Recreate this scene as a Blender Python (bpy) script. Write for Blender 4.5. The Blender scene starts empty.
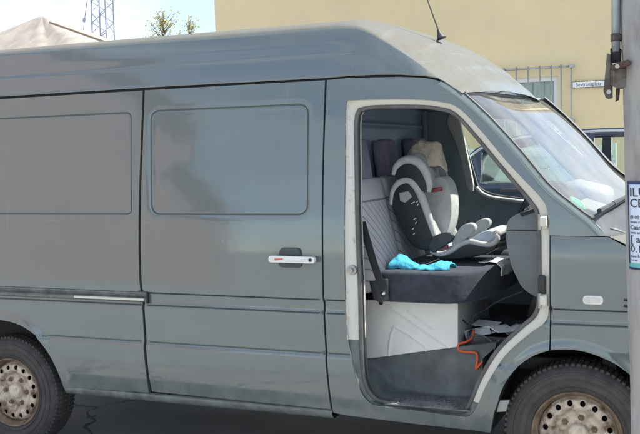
import bpy, bmesh, math, random
import numpy as np
from mathutils import Vector, Matrix, noise as mnoise
from mathutils.geometry import delaunay_2d_cdt
random.seed(7); np.random.seed(7)
scene = bpy.context.scene
COL = scene.collection
R = math.radians

# ------------------------------------------------------------------ camera
FPX = 944.5
yaw, pit, rol = R(23.141), R(-3.777), R(-1.433)
CAM = np.array([.604, -4.267, 1.636])
fw = np.array([-math.sin(yaw)*math.cos(pit), math.cos(yaw)*math.cos(pit), math.sin(pit)])
rt0 = np.array([math.cos(yaw), math.sin(yaw), 0.]); up0 = np.cross(rt0, fw)
rt = rt0*math.cos(rol)+up0*math.sin(rol); up = up0*math.cos(rol)-rt0*math.sin(rol)
cd = bpy.data.cameras.new('camera'); cam = bpy.data.objects.new('camera', cd); COL.objects.link(cam)
cd.sensor_width = 36; cd.lens = FPX/640*36; cd.clip_start = .05; cd.clip_end = 2000
cam.matrix_world = Matrix(((rt[0], up[0], -fw[0], CAM[0]), (rt[1], up[1], -fw[1], CAM[1]), (rt[2], up[2], -fw[2], CAM[2]), (0, 0, 0, 1)))
scene.camera = cam

# ------------------------------------------------------------------ sky, sun, exposure
SUN_AZ, SUN_EL = R(28), R(56)          # azimuth from +x towards +y
sd = Vector((math.cos(SUN_AZ)*math.cos(SUN_EL), math.sin(SUN_AZ)*math.cos(SUN_EL), math.sin(SUN_EL)))
w = bpy.data.worlds.new('World'); scene.world = w; w.use_nodes = True
nt = w.node_tree; nt.nodes.clear()
out = nt.nodes.new('ShaderNodeOutputWorld'); bg = nt.nodes.new('ShaderNodeBackground')
sky = nt.nodes.new('ShaderNodeTexSky'); sky.sky_type = 'NISHITA'; sky.sun_disc = False
sky.sun_elevation = SUN_EL; sky.sun_rotation = math.pi/2-SUN_AZ
sky.air_density = 1.0; sky.dust_density = .15; sky.ozone_density = 3.0; sky.altitude = 1800
tc = nt.nodes.new('ShaderNodeTexCoord'); mp = nt.nodes.new('ShaderNodeMapping'); mp.inputs['Scale'].default_value = (1.6, 1.6, 5.5)
nz = nt.nodes.new('ShaderNodeTexNoise'); nz.inputs['Scale'].default_value = 2.1; nz.inputs['Detail'].default_value = 9; nz.inputs['Roughness'].default_value = .55
rp = nt.nodes.new('ShaderNodeValToRGB'); rp.color_ramp.elements[0].position = .40; rp.color_ramp.elements[1].position = .70; rp.color_ramp.elements[0].color = (.17, .17, .17, 1)
mx = nt.nodes.new('ShaderNodeMixRGB'); mx.inputs[2].default_value = (5.0, 5.25, 5.35, 1)
nt.links.new(tc.outputs['Generated'], mp.inputs[0]); nt.links.new(mp.outputs[0], nz.inputs['Vector'])
nt.links.new(nz.outputs['Fac'], rp.inputs[0]); nt.links.new(rp.outputs[0], mx.inputs[0]); nt.links.new(sky.outputs[0], mx.inputs[1])
nt.links.new(mx.outputs[0], bg.inputs[0]); bg.inputs[1].default_value = .098; nt.links.new(bg.outputs[0], out.inputs[0])
sl = bpy.data.lights.new('sun', 'SUN'); sl.energy = 4.2; sl.angle = R(.53); sl.color = (1, .95, .87)
so = bpy.data.objects.new('sun', sl); COL.objects.link(so); so.rotation_euler = (-sd).to_track_quat('-Z', 'Y').to_euler(); so.location = (6, 4, 12)
scene.view_settings.view_transform = 'Standard'; scene.view_settings.look = 'None'; scene.view_settings.gamma = 1
scene.view_settings.exposure = 1.55
scene.render.engine = 'CYCLES'; scene.cycles.max_bounces = 8; scene.cycles.transparent_max_bounces = 16
scene.render.resolution_x = 1024; scene.render.resolution_y = 694

# ------------------------------------------------------------------ pixel <-> world helpers (points are placed at their real depth)
def ray(px, py): return fw+rt*(px-320)/FPX+up*(217-py)/FPX
def at(px, py, y):
    d = ray(px, py); return CAM+(y-CAM[1])/d[1]*d
def atx(px, py, x):
    d = ray(px, py); return CAM+(x-CAM[0])/d[0]*d
_z = np.arange(0, 3, .002)
_y = np.interp(_z, [.25, .33, .45, .62, .92, 1.15, 1.34, 1.55, 1.8, 2.015, 2.288], [.085, .06, .03, .008, 0, .0095, .0225, .045, .08, .113, .165])
_k = np.exp(-.5*(np.arange(-60, 61)/18.)**2); _k /= _k.sum()
_ys = np.convolve(np.pad(_y, 60, 'edge'), _k, 'valid')
def prof(z): return np.interp(z, _z, _ys)
def ats(px, py, off=0.):
    y = 0.
    for _ in range(7): P = at(px, py, y+off); y = float(prof(P[2]))
    return P
def xz(pts, off=0.): return [(float(p[0]), float(p[2])) for p in (ats(a, b, off) for a, b in pts)]
def xzy(pts, y): return [(float(p[0]), float(p[2])) for p in (at(a, b, y) for a, b in pts)]
VW = 1.93                                  # van width

# ------------------------------------------------------------------ materials
MATS = {}
def newmat(name):
    m = bpy.data.materials.new(name); m.use_nodes = True; MATS[name] = m
    return m, m.node_tree, m.node_tree.nodes['Principled BSDF']
def mat(name, col, rough=.5, metal=0., var=.15, scale=8., bump=0., bscale=60., col2=None, spec=.5, coat=0., detail=6, emit=None, thr=None, stretch=None, sheen=0):
    m, t, b = newmat(name); N, L = t.nodes, t.links
    co = N.new('ShaderNodeTexCoord'); src = co.outputs['Object']
    if stretch:
        mp = N.new('ShaderNodeMapping'); mp.inputs['Scale'].default_value = stretch; L.new(src, mp.inputs[0]); src = mp.outputs[0]
    n = N.new('ShaderNodeTexNoise'); n.inputs['Scale'].default_value = scale; n.inputs['Detail'].default_value = detail; n.inputs['Roughness'].default_value = .6
    L.new(src, n.inputs['Vector'])
    r = N.new('ShaderNodeValToRGB'); e = r.color_ramp.elements
    a, c = (thr if thr else (.3, .7)); e[0].position = a; e[1].position = c
    c1 = tuple(max(0, x*(1-var)) for x in col); c2 = col2 if col2 else tuple(min(1, x*(1+var)) for x in col)
    if col2: c1 = col
    e[0].color = (*c1, 1); e[1].color = (*c2, 1)
    L.new(n.outputs['Fac'], r.inputs[0]); L.new(r.outputs[0], b.inputs['Base Color'])
    b.inputs['Roughness'].default_value = rough; b.inputs['Metallic'].default_value = metal
    b.inputs['Specular IOR Level'].default_value = spec; b.inputs['Coat Weight'].default_value = coat
    b.inputs['Coat Roughness'].default_value = .06
    if sheen: b.inputs['Sheen Weight'].default_value = sheen
    if bump:
        n2 = N.new('ShaderNodeTexNoise'); n2.inputs['Scale'].default_value = bscale; n2.inputs['Detail'].default_value = 8
        L.new(src, n2.inputs['Vector']); bp = N.new('ShaderNodeBump'); bp.inputs['Strength'].default_value = bump; bp.inputs['Distance'].default_value = .01
        L.new(n2.outputs['Fac'], bp.inputs['Height']); L.new(bp.outputs[0], b.inputs['Normal'])
    return m

def paint_material(name, base, dust, dustamt, rough, topdust=False):
    m, t, b = newmat(name); N, L = t.nodes, t.links
    co = N.new('ShaderNodeTexCoord')
    def noise(scale, det, st=None, ro=.55):
        n = N.new('ShaderNodeTexNoise'); n.inputs['Scale'].default_value = scale; n.inputs['Detail'].default_value = det; n.inputs['Roughness'].default_value = ro
        if st:
            mp = N.new('ShaderNodeMapping'); mp.inputs['Scale'].default_value = st; L.new(co.outputs['Object'], mp.inputs[0]); L.new(mp.outputs[0], n.inputs['Vector'])
        else: L.new(co.outputs['Object'], n.inputs['Vector'])
        return n
    def ramp(src, p0, p1, v0=0, v1=1):
        r = N.new('ShaderNodeMapRange'); r.inputs['From Min'].default_value = p0; r.inputs['From Max'].default_value = p1
        r.inputs['To Min'].default_value = v0; r.inputs['To Max'].default_value = v1; r.clamp = True; L.new(src, r.inputs['Value']); return r.outputs[0]
    def math_(op, a, bb):
        q = N.new('ShaderNodeMath'); q.operation = op
        for i, v in enumerate((a, bb)):
            if isinstance(v, (int, float)): q.inputs[i].default_value = v
            else: L.new(v, q.inputs[i])
        return q.outputs[0]
    big = noise(1.6, 4); streak = noise(5, 6, (3.0, 3.0, .62)); grime = noise(7, 10, None, .68)
    mixa = N.new('ShaderNodeMixRGB'); mixa.inputs[1].default_value = (*[c*.93 for c in base], 1); mixa.inputs[2].default_value = (*[c*1.07 for c in base], 1)
    L.new(big.outputs['Fac'], mixa.inputs[0])
    # dust: general film in blotches plus road dirt that lies low on the body
    sep = N.new('ShaderNodeSeparateXYZ'); L.new(co.outputs['Object'], sep.inputs[0])
    low = ramp(sep.outputs['Z'], .66, .36, .05, .85)
    gr = ramp(grime.outputs['Fac'], .38, .72); st = ramp(streak.outputs['Fac'], .5, .75)
    dirt = math_('ADD', math_('MULTIPLY', math_('ADD', math_('MULTIPLY', gr, .6), math_('MULTIPLY', st, .4)), dustamt), math_('MULTIPLY', low, gr))
    if topdust:   # dust settles only where the sheet lies flat enough to hold it
        ge = N.new('ShaderNodeNewGeometry'); sx = N.new('ShaderNodeSeparateXYZ'); L.new(ge.outputs['Normal'], sx.inputs[0])
        dirt = math_('ADD', math_('MULTIPLY', dirt, ramp(sx.outputs['Z'], .35, .75, .12, .55)), ramp(sx.outputs['Z'], .4, .75, 0, .70))
    mixb = N.new('ShaderNodeMixRGB'); L.new(mixa.outputs[0], mixb.inputs[1]); mixb.inputs[2].default_value = (*dust, 1); L.new(dirt, mixb.inputs[0])
    # long fine scratches and rubbed streaks
    def scratch(scl, rot, lo, hi, amt):
        mp = N.new('ShaderNodeMapping'); mp.inputs['Rotation'].default_value = rot; mp.inputs['Scale'].default_value = scl; L.new(co.outputs['Object'], mp.inputs[0])
        n = N.new('ShaderNodeTexNoise'); n.inputs['Scale'].default_value = 1; n.inputs['Detail'].default_value = 5; n.inputs['Roughness'].default_value = .6; L.new(mp.outputs[0], n.inputs['Vector'])
        return ramp(n.outputs['Fac'], lo, hi, 0, amt)
    sc = math_('ADD', scratch((2.2, 1, 90), (0, R(64), 0), .66, .74, .30), math_('ADD', scratch((1.1, 1, 70), (0, R(4), 0), .68, .75, .25), scratch((9, 1, 1.6), (0, R(-20), 0), .60, .80, .16)))
    mixs = N.new('ShaderNodeMixRGB'); L.new(mixb.outputs[0], mixs.inputs[1]); mixs.inputs[2].default_value = (.34, .34, .32, 1); L.new(sc, mixs.inputs[0]); mixb = mixs
    dirt = math_('ADD', dirt, sc)
    # chips
    chip = noise(38, 3); ch = ramp(chip.outputs['Fac'], .765, .78, 0, .7)
    mixc = N.new('ShaderNodeMixRGB'); L.new(mixb.outputs[0], mixc.inputs[1]); mixc.inputs[2].default_value = (.34, .33, .3, 1); L.new(ch, mixc.inputs[0])
    L.new(mixc.outputs[0], b.inputs['Base Color'])
    L.new(math_('ADD', math_('MULTIPLY', dirt, .75 if topdust else .3), rough), b.inputs['Roughness'])
    cw_ = math_('SUBTRACT', .6, math_('MULTIPLY', dirt, 1.1)); L.new(math_('MAXIMUM', cw_, 0.), b.inputs['Coat Weight'])
    L.new(math_('MAXIMUM', math_('SUBTRACT', 1.0, math_('MULTIPLY', dirt, 1.2 if topdust else .5)), .15), b.inputs['Specular IOR Level']); b.inputs['Coat Weight'].default_value = .6; b.inputs['Coat Roughness'].default_value = .03
    # roller-paint orange peel and shallow dents
    peel = noise(170, 3); dent = noise(3.2, 2); dent2 = noise(11, 2)
    h = math_('ADD', math_('MULTIPLY', peel.outputs['Fac'], .00007), math_('ADD', math_('MULTIPLY', dent.outputs['Fac'], .0016), math_('MULTIPLY', dent2.outputs['Fac'], .00035)))
    bp = N.new('ShaderNodeBump'); bp.inputs['Strength'].default_value = 1; bp.inputs['Distance'].default_value = 1
    L.new(h, bp.inputs['Height']); L.new(bp.outputs[0], b.inputs['Normal'])
    return m

def glass_material(name, tint, dirt=.0, dirtcol=(.6, .58, .5), ior=1.5, rough=.0):
    m = bpy.data.materials.new(name); m.use_nodes = True; MATS[name] = m
    t = m.node_tree; N, L = t.nodes, t.links; N.clear()
    o = N.new('ShaderNodeOutputMaterial'); tr = N.new('ShaderNodeBsdfTransparent'); tr.inputs[0].default_value = (*tint, 1)
    gl = N.new('ShaderNodeBsdfGlossy'); gl.inputs['Roughness'].default_value = rough
    fr = N.new('ShaderNodeFresnel'); fr.inputs[0].default_value = ior
    geo = N.new('ShaderNodeNewGeometry')
    mxn = N.new('ShaderNodeVectorMath'); mxn.operation = 'SCALE'
    mi = N.new('ShaderNodeMixShader'); L.new(fr.outputs[0], mi.inputs[0]); L.new(tr.outputs[0], mi.inputs[1]); L.new(gl.outputs[0], mi.inputs[2])
    N.remove(mxn); N.remove(geo)
    fin = mi.outputs[0]
    if dirt:
        di = N.new('ShaderNodeBsdfDiffuse'); di.inputs[0].default_value = (*dirtcol, 1)
        co = N.new('ShaderNodeTexCoord'); n = N.new('ShaderNodeTexNoise'); n.inputs['Scale'].default_value = 4; n.inputs['Detail'].default_value = 8
        L.new(co.outputs['Object'], n.inputs['Vector']); mr = N.new('ShaderNodeMapRange'); mr.inputs['From Min'].default_value = .3; mr.inputs['From Max'].default_value = .75
        mr.inputs['To Min'].default_value = dirt*.4; mr.inputs['To Max'].default_value = dirt*1.5; L.new(n.outputs['Fac'], mr.inputs[0])
        m2 = N.new('ShaderNodeMixShader'); L.new(mr.outputs[0], m2.inputs[0]); L.new(fin, m2.inputs[1]); L.new(di.outputs[0], m2.inputs[2]); fin = m2.outputs[0]
    L.new(fin, o.inputs['Surface'])
    return m

PAINT = (.107, .136, .130)
paint_material('van_paint', PAINT, (.20, .205, .19), .12, .045)
paint_material('roof_paint', (.115, .145, .15), (.105, .098, .083), .6, .06, True)
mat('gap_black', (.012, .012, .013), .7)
mat('cream_paint', (.62, .6, .52), .4, scale=26, col2=(.34, .29, .21), thr=(.60, .78), bump=.1)
mat('sill_paint', (.13, .145, .135), .45, var=.4, scale=14, bump=.2)
mat('rubber', (.03, .03, .032), .6, var=.3, scale=20)
mat('grey_rubber', (.11, .105, .1), .6, var=.3, scale=20)
mat('black_plastic', (.032, .034, .037), .5, var=.3, scale=12, bump=.08, bscale=200)
mat('step_plastic', (.085, .095, .095), .5, var=.45, scale=9, bump=.1, bscale=150)
mat('step_dust', (.20, .205, .195), .6, var=.45, scale=14, bump=.1, bscale=150)
mat('grey_plastic', (.125, .145, .15), .48, var=.12, scale=10, bump=.05, bscale=300)
mat('trim_plastic', (.20, .25, .285), .5, var=.15, scale=10)
mat('lining', (.3, .32, .36), .75, var=.2, scale=5)
mat('bulkhead_paint', (.20, .26, .38), .45, var=.15, scale=4)
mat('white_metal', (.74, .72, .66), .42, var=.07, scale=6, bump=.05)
mat('tyre_rubber', (.055, .052, .049), .75, var=.35, scale=12, bump=.15, bscale=120)
mat('rim_steel', (.60, .53, .42), .5, .2, scale=16, col2=(.15, .085, .045), thr=(.42, .64), bump=.25, bscale=60)
mat('rim_rust', (.20, .14, .09), .7, .2, var=.5, scale=20, bump=.3, bscale=80)
mat('hub_paint', (.66, .58, .45), .55, .1, scale=25, col2=(.30, .2, .12), thr=(.5, .75), bump=.2)
mat('chrome', (.62, .62, .62), .22, 1., var=.05)
mat('dull_steel', (.4, .38, .35), .45, .8, var=.2, scale=30)
mat('handle_white', (.72, .71, .67), .25, var=.06, scale=30)
mat('recess_dark', (.045, .058, .06), .35, var=.1)
mat('red_print', (.62, .10, .07), .5)
mat('fabric_dark', (.035, .04, .055), .9, var=.3, scale=18, bump=.75, bscale=11, sheen=.1)
mat('fabric_headrest', (.19, .17, .235), .9, var=.15, scale=20, bump=.5, bscale=20, sheen=.1)
mat('fabric_grey', (.36, .355, .345), .9, var=.12, scale=30, bump=.55, bscale=26)
mat('fabric_light', (.47, .455, .43), .9, var=.1, scale=30, bump=.55, bscale=26)
mat('fabric_pale', (.40, .46, .52), .85, var=.1, scale=30, bump=.2, bscale=500)
mat('mesh_black', (.014, .015, .018), .55, var=.3, scale=30)
mat('red_plastic', (.22, .03, .04), .4)
mat('hat_cloth', (.52, .445, .345), .92, var=.2, scale=12, bump=.8, bscale=45)
mat('turquoise_cloth', (.07, .40, .54), .9, var=.35, scale=22, bump=.8, bscale=40)
mat('white_cloth', (.88, .85, .8), .85, var=.06, scale=20, bump=.2)
mat('orange_cable', (.62, .11, .035), .45, var=.15)
mat('paper', (.78, .79, .8), .4, var=.05, scale=20)
mat('print_blue', (.12, .2, .42), .4, var=.5, scale=40)
mat('trim_highlight', (.55, .56, .57), .2, var=.15, scale=30)
mat('yellow_plaster', (.66, .555, .335), .9, var=.07, scale=.55, bump=.35, bscale=55)
mat('window_white', (.72, .72, .72), .45, var=.05)
mat('curtain', (.72, .72, .68), .9, var=.1, scale=6)
mat('galvanised', (.40, .41, .41), .4, .6, var=.15, scale=30)
mat('sign_white', (.72, .74, .74), .3, var=.05, scale=30)
mat('sign_black', (.02, .02, .022), .4)
mat('sign_blue', (.03, .05, .13), .35)
mat('notice_face', (.58, .66, .78), .3, var=.04, scale=10)
mat('notice_green', (.12, .45, .45), .3)
mat('pole_concrete', (.34, .33, .31), .9, col2=(.13, .12, .11), thr=(.50, .86), scale=9, bump=.6, bscale=35, stretch=(1, 1, .35))
mat('rust_metal', (.085, .072, .062), .8, .2, scale=22, col2=(.21, .185, .16), thr=(.35, .7), bump=.5, bscale=60)
mat('rust_red', (.10, .06, .05), .8, .2, var=.4, scale=30, bump=.4)
mat('pipe_grey', (.36, .40, .43), .4, .4, var=.12, scale=10)
mat('tarp', (.26, .235, .205), .8, var=.22, scale=1.6, bump=.3, bscale=3, stretch=(1, 1, .15))
mat('tarp_edge', (.27, .2, .15), .8, var=.2)
mat('crane_steel', (.30, .30, .36), .5, .3, var=.15, scale=3)
mat('bark', (.12, .09, .06), .9, var=.3, scale=9, bump=.6, bscale=25)
mat('car_blue', (.010, .022, .055), .12, var=.05, coat=.8)
mat('car_glass', (.012, .02, .018), .03, var=.05, spec=.9)
mat('brown_render', (.56, .425, .415), .9, var=.06, scale=1.2, bump=.3, bscale=30)
mat('bounce_pale', (.25, .255, .25), .9, var=.12, scale=1.5, bump=.3, bscale=40)
mat('roof_tile', (.42, .32, .325), .85, var=.25, scale=6, bump=.4)
mat('fence_green', (.55, .66, .56), .7, var=.15, scale=2)
mat('badge_green', (.02, .42, .2), .4)
mat('lamp_clear', (.62, .6, .55), .12, var=.1, scale=60)
mat('lamp_orange', (.6, .2, .03), .2)
mat('dash_top', (.30, .28, .24), .6, var=.1, scale=9)
glass_material('windscreen_glass', (.78, .84, .83), .09, ior=1.85)
glass_material('sun_strip', (.5, .62, .75), .35, (.42, .55, .72))
glass_material('side_glass', (.86, .93, .90), .02)
glass_material('window_glass', (.9, .95, .93), .015)

def leaf_material():
    m = bpy.data.materials.new('leaf'); m.use_nodes = True; MATS['leaf'] = m; t = m.node_tree; N, L = t.nodes, t.links; N.clear()
    o = N.new('ShaderNodeOutputMaterial'); d = N.new('ShaderNodeBsdfDiffuse'); tr = N.new('ShaderNodeBsdfTranslucent'); mi = N.new('ShaderNodeMixShader'); mi.inputs[0].default_value = .5
    co = N.new('ShaderNodeTexCoord'); n = N.new('ShaderNodeTexNoise'); n.inputs['Scale'].default_value = 3; r = N.new('ShaderNodeValToRGB'); r.color_ramp.elements[0].color = (.30, .30, .10, 1); r.color_ramp.elements[1].color = (.50, .45, .20, 1)
    L.new(co.outputs['Object'], n.inputs['Vector']); L.new(n.outputs['Fac'], r.inputs[0]); L.new(r.outputs[0], d.inputs[0]); L.new(r.outputs[0], tr.inputs[0]); L.new(d.outputs[0], mi.inputs[1]); L.new(tr.outputs[0], mi.inputs[2]); L.new(mi.outputs[0], o.inputs[0])
leaf_material()
def quilt_material():
    m, t, b = newmat('fabric_quilt'); N, L = t.nodes, t.links
    co = N.new('ShaderNodeTexCoord'); sep = N.new('ShaderNodeSeparateXYZ'); L.new(co.outputs['Object'], sep.inputs[0])
    def M(op, a, bb=0):
        q = N.new('ShaderNodeMath'); q.operation = op
        for i, v in enumerate((a, bb)):
            if isinstance(v, (int, float)): q.inputs[i].default_value = v
            else: L.new(v, q.inputs[i])
        return q.outputs[0]
    Y, Z = sep.outputs['Y'], sep.outputs['Z']
    def line(e, per):
        f = M('FRACT', M('DIVIDE', e, per)); d = M('ABSOLUTE', M('SUBTRACT', f, .5)); return M('GREATER_THAN', d, .44)
    l1 = line(M('ADD', M('MULTIPLY', Y, 1.0), Z), .056); l2 = line(M('SUBTRACT', M('MULTIPLY', Y, 1.0), Z), .168)
    low = M('LESS_THAN', Z, 1.385); seam = M('LESS_THAN', M('ABSOLUTE', M('SUBTRACT', Z, 1.392)), .005)
    ln = M('MAXIMUM', M('MULTIPLY', l1, low), seam)
    n = N.new('ShaderNodeTexNoise'); n.inputs['Scale'].default_value = 25; n.inputs['Detail'].default_value = 6; L.new(co.outputs['Object'], n.inputs['Vector'])
    mx0 = N.new('ShaderNodeMixRGB'); mx0.inputs[1].default_value = (.42, .39, .39, 1); mx0.inputs[2].default_value = (.54, .50, .50, 1); L.new(n.outputs['Fac'], mx0.inputs[0])
    mx1 = N.new('ShaderNodeMixRGB'); L.new(mx0.outputs[0], mx1.inputs[1]); mx1.inputs[2].default_value = (.20, .185, .19, 1); L.new(ln, mx1.inputs[0])
    L.new(mx1.outputs[0], b.inputs['Base Color']); b.inputs['Roughness'].default_value = .9
    bp = N.new('ShaderNodeBump'); bp.inputs['Strength'].default_value = .6; bp.inputs['Distance'].default_value = .006; bp.invert = True
    L.new(ln, bp.inputs['Height']); L.new(bp.outputs[0], b.inputs['Normal'])
quilt_material()

def asphalt_material():
    m, t, b = newmat('asphalt'); N, L = t.nodes, t.links
    co = N.new('ShaderNodeTexCoord')
    n1 = N.new('ShaderNodeTexNoise'); n1.inputs['Scale'].default_value = 1.1; n1.inputs['Detail'].default_value = 8
    n2 = N.new('ShaderNodeTexNoise'); n2.inputs['Scale'].default_value = 140; n2.inputs['Detail'].default_value = 4
    n3 = N.new('ShaderNodeTexNoise'); n3.inputs['Scale'].default_value = 2.2; n3.inputs['Detail'].default_value = 6
    v = N.new('ShaderNodeTexVoronoi'); v.feature = 'DISTANCE_TO_EDGE'; v.inputs['Scale'].default_value = .42
    for n in (n1, n2, n3): L.new(co.outputs['Object'], n.inputs['Vector'])
    add = N.new('ShaderNodeVectorMath'); add.operation = 'ADD'; sc = N.new('ShaderNodeVectorMath'); sc.operation = 'SCALE'; sc.inputs['Scale'].default_value = .45
    L.new(n3.outputs['Color'], sc.inputs[0]); L.new(co.outputs['Object'], add.inputs[0]); L.new(sc.outputs[0], add.inputs[1]); L.new(add.outputs[0], v.inputs['Vector'])
    cr = N.new('ShaderNodeMapRange'); cr.inputs['From Min'].default_value = .002; cr.inputs['From Max'].default_value = .007; L.new(v.outputs['Distance'], cr.inputs[0])
    r = N.new('ShaderNodeValToRGB'); e = r.color_ramp.elements; e[0].position = .3; e[1].position = .72; e[0].color = (.22, .215, .215, 1); e[1].color = (.40, .385, .37, 1)
    L.new(n1.outputs['Fac'], r.inputs[0])
    mx = N.new('ShaderNodeMixRGB'); mx.blend_type = 'MULTIPLY'; mx.inputs[0].default_value = .3; L.new(r.outputs[0], mx.inputs[1]); L.new(n2.outputs['Fac'], mx.inputs[2])
    mc = N.new('ShaderNodeMixRGB'); mc.inputs[1].default_value = (.05, .05, .05, 1); L.new(cr.outputs[0], mc.inputs[0]); L.new(mx.outputs[0], mc.inputs[2])
    L.new(mc.outputs[0], b.inputs['Base Color']); b.inputs['Roughness'].default_value = .85
    bp = N.new('ShaderNodeBump'); bp.inputs['Strength'].default_value = .5; bp.inputs['Distance'].default_value = .008
    ad = N.new('ShaderNodeMath'); ad.operation = 'ADD'; L.new(n2.outputs['Fac'], ad.inputs[0]); L.new(cr.outputs[0], ad.inputs[1])
    L.new(ad.outputs[0], bp.inputs['Height']); L.new(bp.outputs[0], b.inputs['Normal'])
asphalt_material()

# ------------------------------------------------------------------ object helpers
def thing(name, label, cat, loc=(0, 0, 0), group=None):
    o = bpy.data.objects.new(name, None); COL.objects.link(o); o.location = loc; o.empty_display_size = .1
    o['label'] = label; o['category'] = cat
    if group: o['group'] = group
    return o
def tag(o, label, cat, group=None):
    o['label'] = label; o['category'] = cat
    if group: o['group'] = group
    return o
def worldloc(o):
    v = Vector((0, 0, 0))
    while o is not None: v += o.location; o = o.parent
    return v
def link(name, me, parent=None, m=None, loc=None):
    o = bpy.data.objects.new(name, me); COL.objects.link(o)
    if m:
        if isinstance(m, str): m = [m]
        if not me.materials:
            for k in m: me.materials.append(MATS[k])
    if parent is not None:
        o.parent = parent
        if loc is None: o.location = -worldloc(parent)
        else: o.location = loc
    elif loc is not None: o.location = loc
    return o
def mesh(name, V, Fc, smooth=False, normals=None, mi=None):
    me = bpy.data.meshes.new(name); me.from_pydata([tuple(map(float, v)) for v in V], [], [tuple(map(int, f)) for f in Fc]); me.update()
    if smooth: me.polygons.foreach_set('use_smooth', [True]*len(me.polygons))
    if mi is not None: me.polygons.foreach_set('material_index', list(mi))
    if normals is not None:
        me.normals_split_custom_set_from_vertices([tuple(map(float, n)) for n in normals])
    me.update(); return me
def recenter(o):
    """put the origin of a one-mesh thing at its base"""
    me = o.data; n = len(me.vertices); a = np.empty(n*3); me.vertices.foreach_get('co', a); a = a.reshape(-1, 3)
    c = np.array([(a[:, 0].min()+a[:, 0].max())/2, (a[:, 1].min()+a[:, 1].max())/2, a[:, 2].min()])
    a -= c; me.vertices.foreach_set('co', a.ravel()); me.update(); o.location = Vector(c)+o.location
    return o
class MB:
    def __init__(s): s.V = []; s.F = []; s.M = []
    def add(s, V, Fc, m=0):
        k = len(s.V); s.V += [tuple(map(float, v)) for v in V]; s.F += [tuple(i+k for i in f) for f in Fc]; s.M += [m]*len(Fc); return s
    def box(s, lo, hi, m=0):
        x0, y0, z0 = lo; x1, y1, z1 = hi
        return s.add([(x0, y0, z0), (x1, y0, z0), (x1, y1, z0), (x0, y1, z0), (x0, y0, z1), (x1, y0, z1), (x1, y1, z1), (x0, y1, z1)],
                     [(0, 3, 2, 1), (4, 5, 6, 7), (0, 1, 5, 4), (1, 2, 6, 5), (2, 3, 7, 6), (3, 0, 4, 7)], m)
    def bar(s, a, b, w, h=None, m=0, seg=4):
        a, b = Vector(a), Vector(b); d = (b-a).normalized(); u = d.cross(Vector((0, 0, 1)))
        if u.length < 1e-3: u = Vector((1, 0, 0))
        u.normalize(); v = d.cross(u); h = h or w; V = []
        for p in (a, b):
            for i in range(seg):
                t = 2*math.pi*(i+.5)/seg; V.append(p+u*math.cos(t)*w/2*1.4142+v*math.sin(t)*h/2*1.4142 if seg == 4 else p+u*math.cos(t)*w/2+v*math.sin(t)*h/2)
        Fc = [(i, (i+1) % seg, (i+1) % seg+seg, i+seg) for i in range(seg)]+[tuple(range(seg))[::-1], tuple(range(seg, 2*seg))]
        return s.add(V, Fc, m)
    def tube(s, pts, r, seg=8, m=0, closed=False, caps=True):
        pts = [Vector(p) for p in pts]; n = len(pts); V = []; rr = r if hasattr(r, '__len__') else [r]*n
        u = None
        for i, p in enumerate(pts):
            d = (pts[(i+1) % n]-pts[i-1]) if closed else (pts[min(i+1, n-1)]-pts[max(i-1, 0)])
            d.normalize()
            if u is None:
                u = d.orthogonal().normalized()
            else:
                u = (u-d*u.dot(d)); u = u.normalized() if u.length > 1e-6 else d.orthogonal().normalized()
            v = d.cross(u)
            for k in range(seg):
                t = 2*math.pi*k/seg; V.append(p+(u*math.cos(t)+v*math.sin(t))*rr[i])
        Fc = []
        for i in range(n if closed else n-1):
            j = (i+1) % n
            for k in range(seg): Fc.append((i*seg+k, i*seg+(k+1) % seg, j*seg+(k+1) % seg, j*seg+k))
        if caps and not closed: Fc += [tuple(range(seg))[::-1], tuple((n-1)*seg+k for k in range(seg))]
        return s.add(V, Fc, m)
    def lathe(s, prof_, c=(0, 0, 0), axis='y', seg=48, m=0, close=False):
        V = []; n = len(prof_)
        for k in range(seg):
            t = 2*math.pi*k/seg
            for r_, h in prof_:
                if axis == 'y': V.append((c[0]+r_*math.cos(t), c[1]+h, c[2]+r_*math.sin(t)))
                elif axis == 'x': V.append((c[0]+h, c[1]+r_*math.cos(t), c[2]+r_*math.sin(t)))
                else: V.append((c[0]+r_*math.cos(t), c[1]+r_*math.sin(t), c[2]+h))
        Fc = []
        for k in range(seg):
            j = (k+1) % seg
            for i in range(n-1): Fc.append((k*n+i, k*n+i+1, j*n+i+1, j*n+i))
        return s.add(V, Fc, m)
    def prism(s, poly, y0, y1, m=0):
        n = len(poly); V = [(p[0], y0, p[1]) for p in poly]+[(p[0], y1, p[1]) for p in poly]
        Fc = [tuple(range(n)), tuple(range(2*n-1, n-1, -1))]+[(i, i+n, (i+1) % n+n, (i+1) % n) for i in range(n)]
        return s.add(V, Fc, m)
    def grid(s, P, m=0, wrap=False):
        a, b = len(P), len(P[0]); V = [p for r_ in P for p in r_]
        Fc = [(i*b+j, i*b+(j+1) % b, (i+1)*b+(j+1) % b, (i+1)*b+j) for i in range(a-1) for j in range(b if wrap else b-1)]
        return s.add(V, Fc, m)
    def build(s, name, mats, parent=None, smooth=False, bevel=0, seg=3, sub=0, solid=0, angle=None, loc=None, weld=False):
        me = mesh(name, s.V, s.F, False, None, s.M)
        bm = bmesh.new(); bm.from_mesh(me)
        if weld: bmesh.ops.remove_doubles(bm, verts=bm.verts, dist=1e-4)
        bmesh.ops.recalc_face_normals(bm, faces=bm.faces)
        if bevel: bmesh.ops.bevel(bm, geom=list(bm.edges), offset=bevel, segments=seg, profile=.5, affect='EDGES', clamp_overlap=True)
        bm.to_mesh(me); bm.free()
        if smooth or bevel:
            me.polygons.foreach_set('use_smooth', [True]*len(me.polygons))
            if angle is not None or not smooth: me.set_sharp_from_angle(angle=angle or R(40))
        o = link(name, me, parent, mats, loc)
        if sub:
            md = o.modifiers.new('sub', 'SUBSURF'); md.levels = sub; md.render_levels = sub
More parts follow.
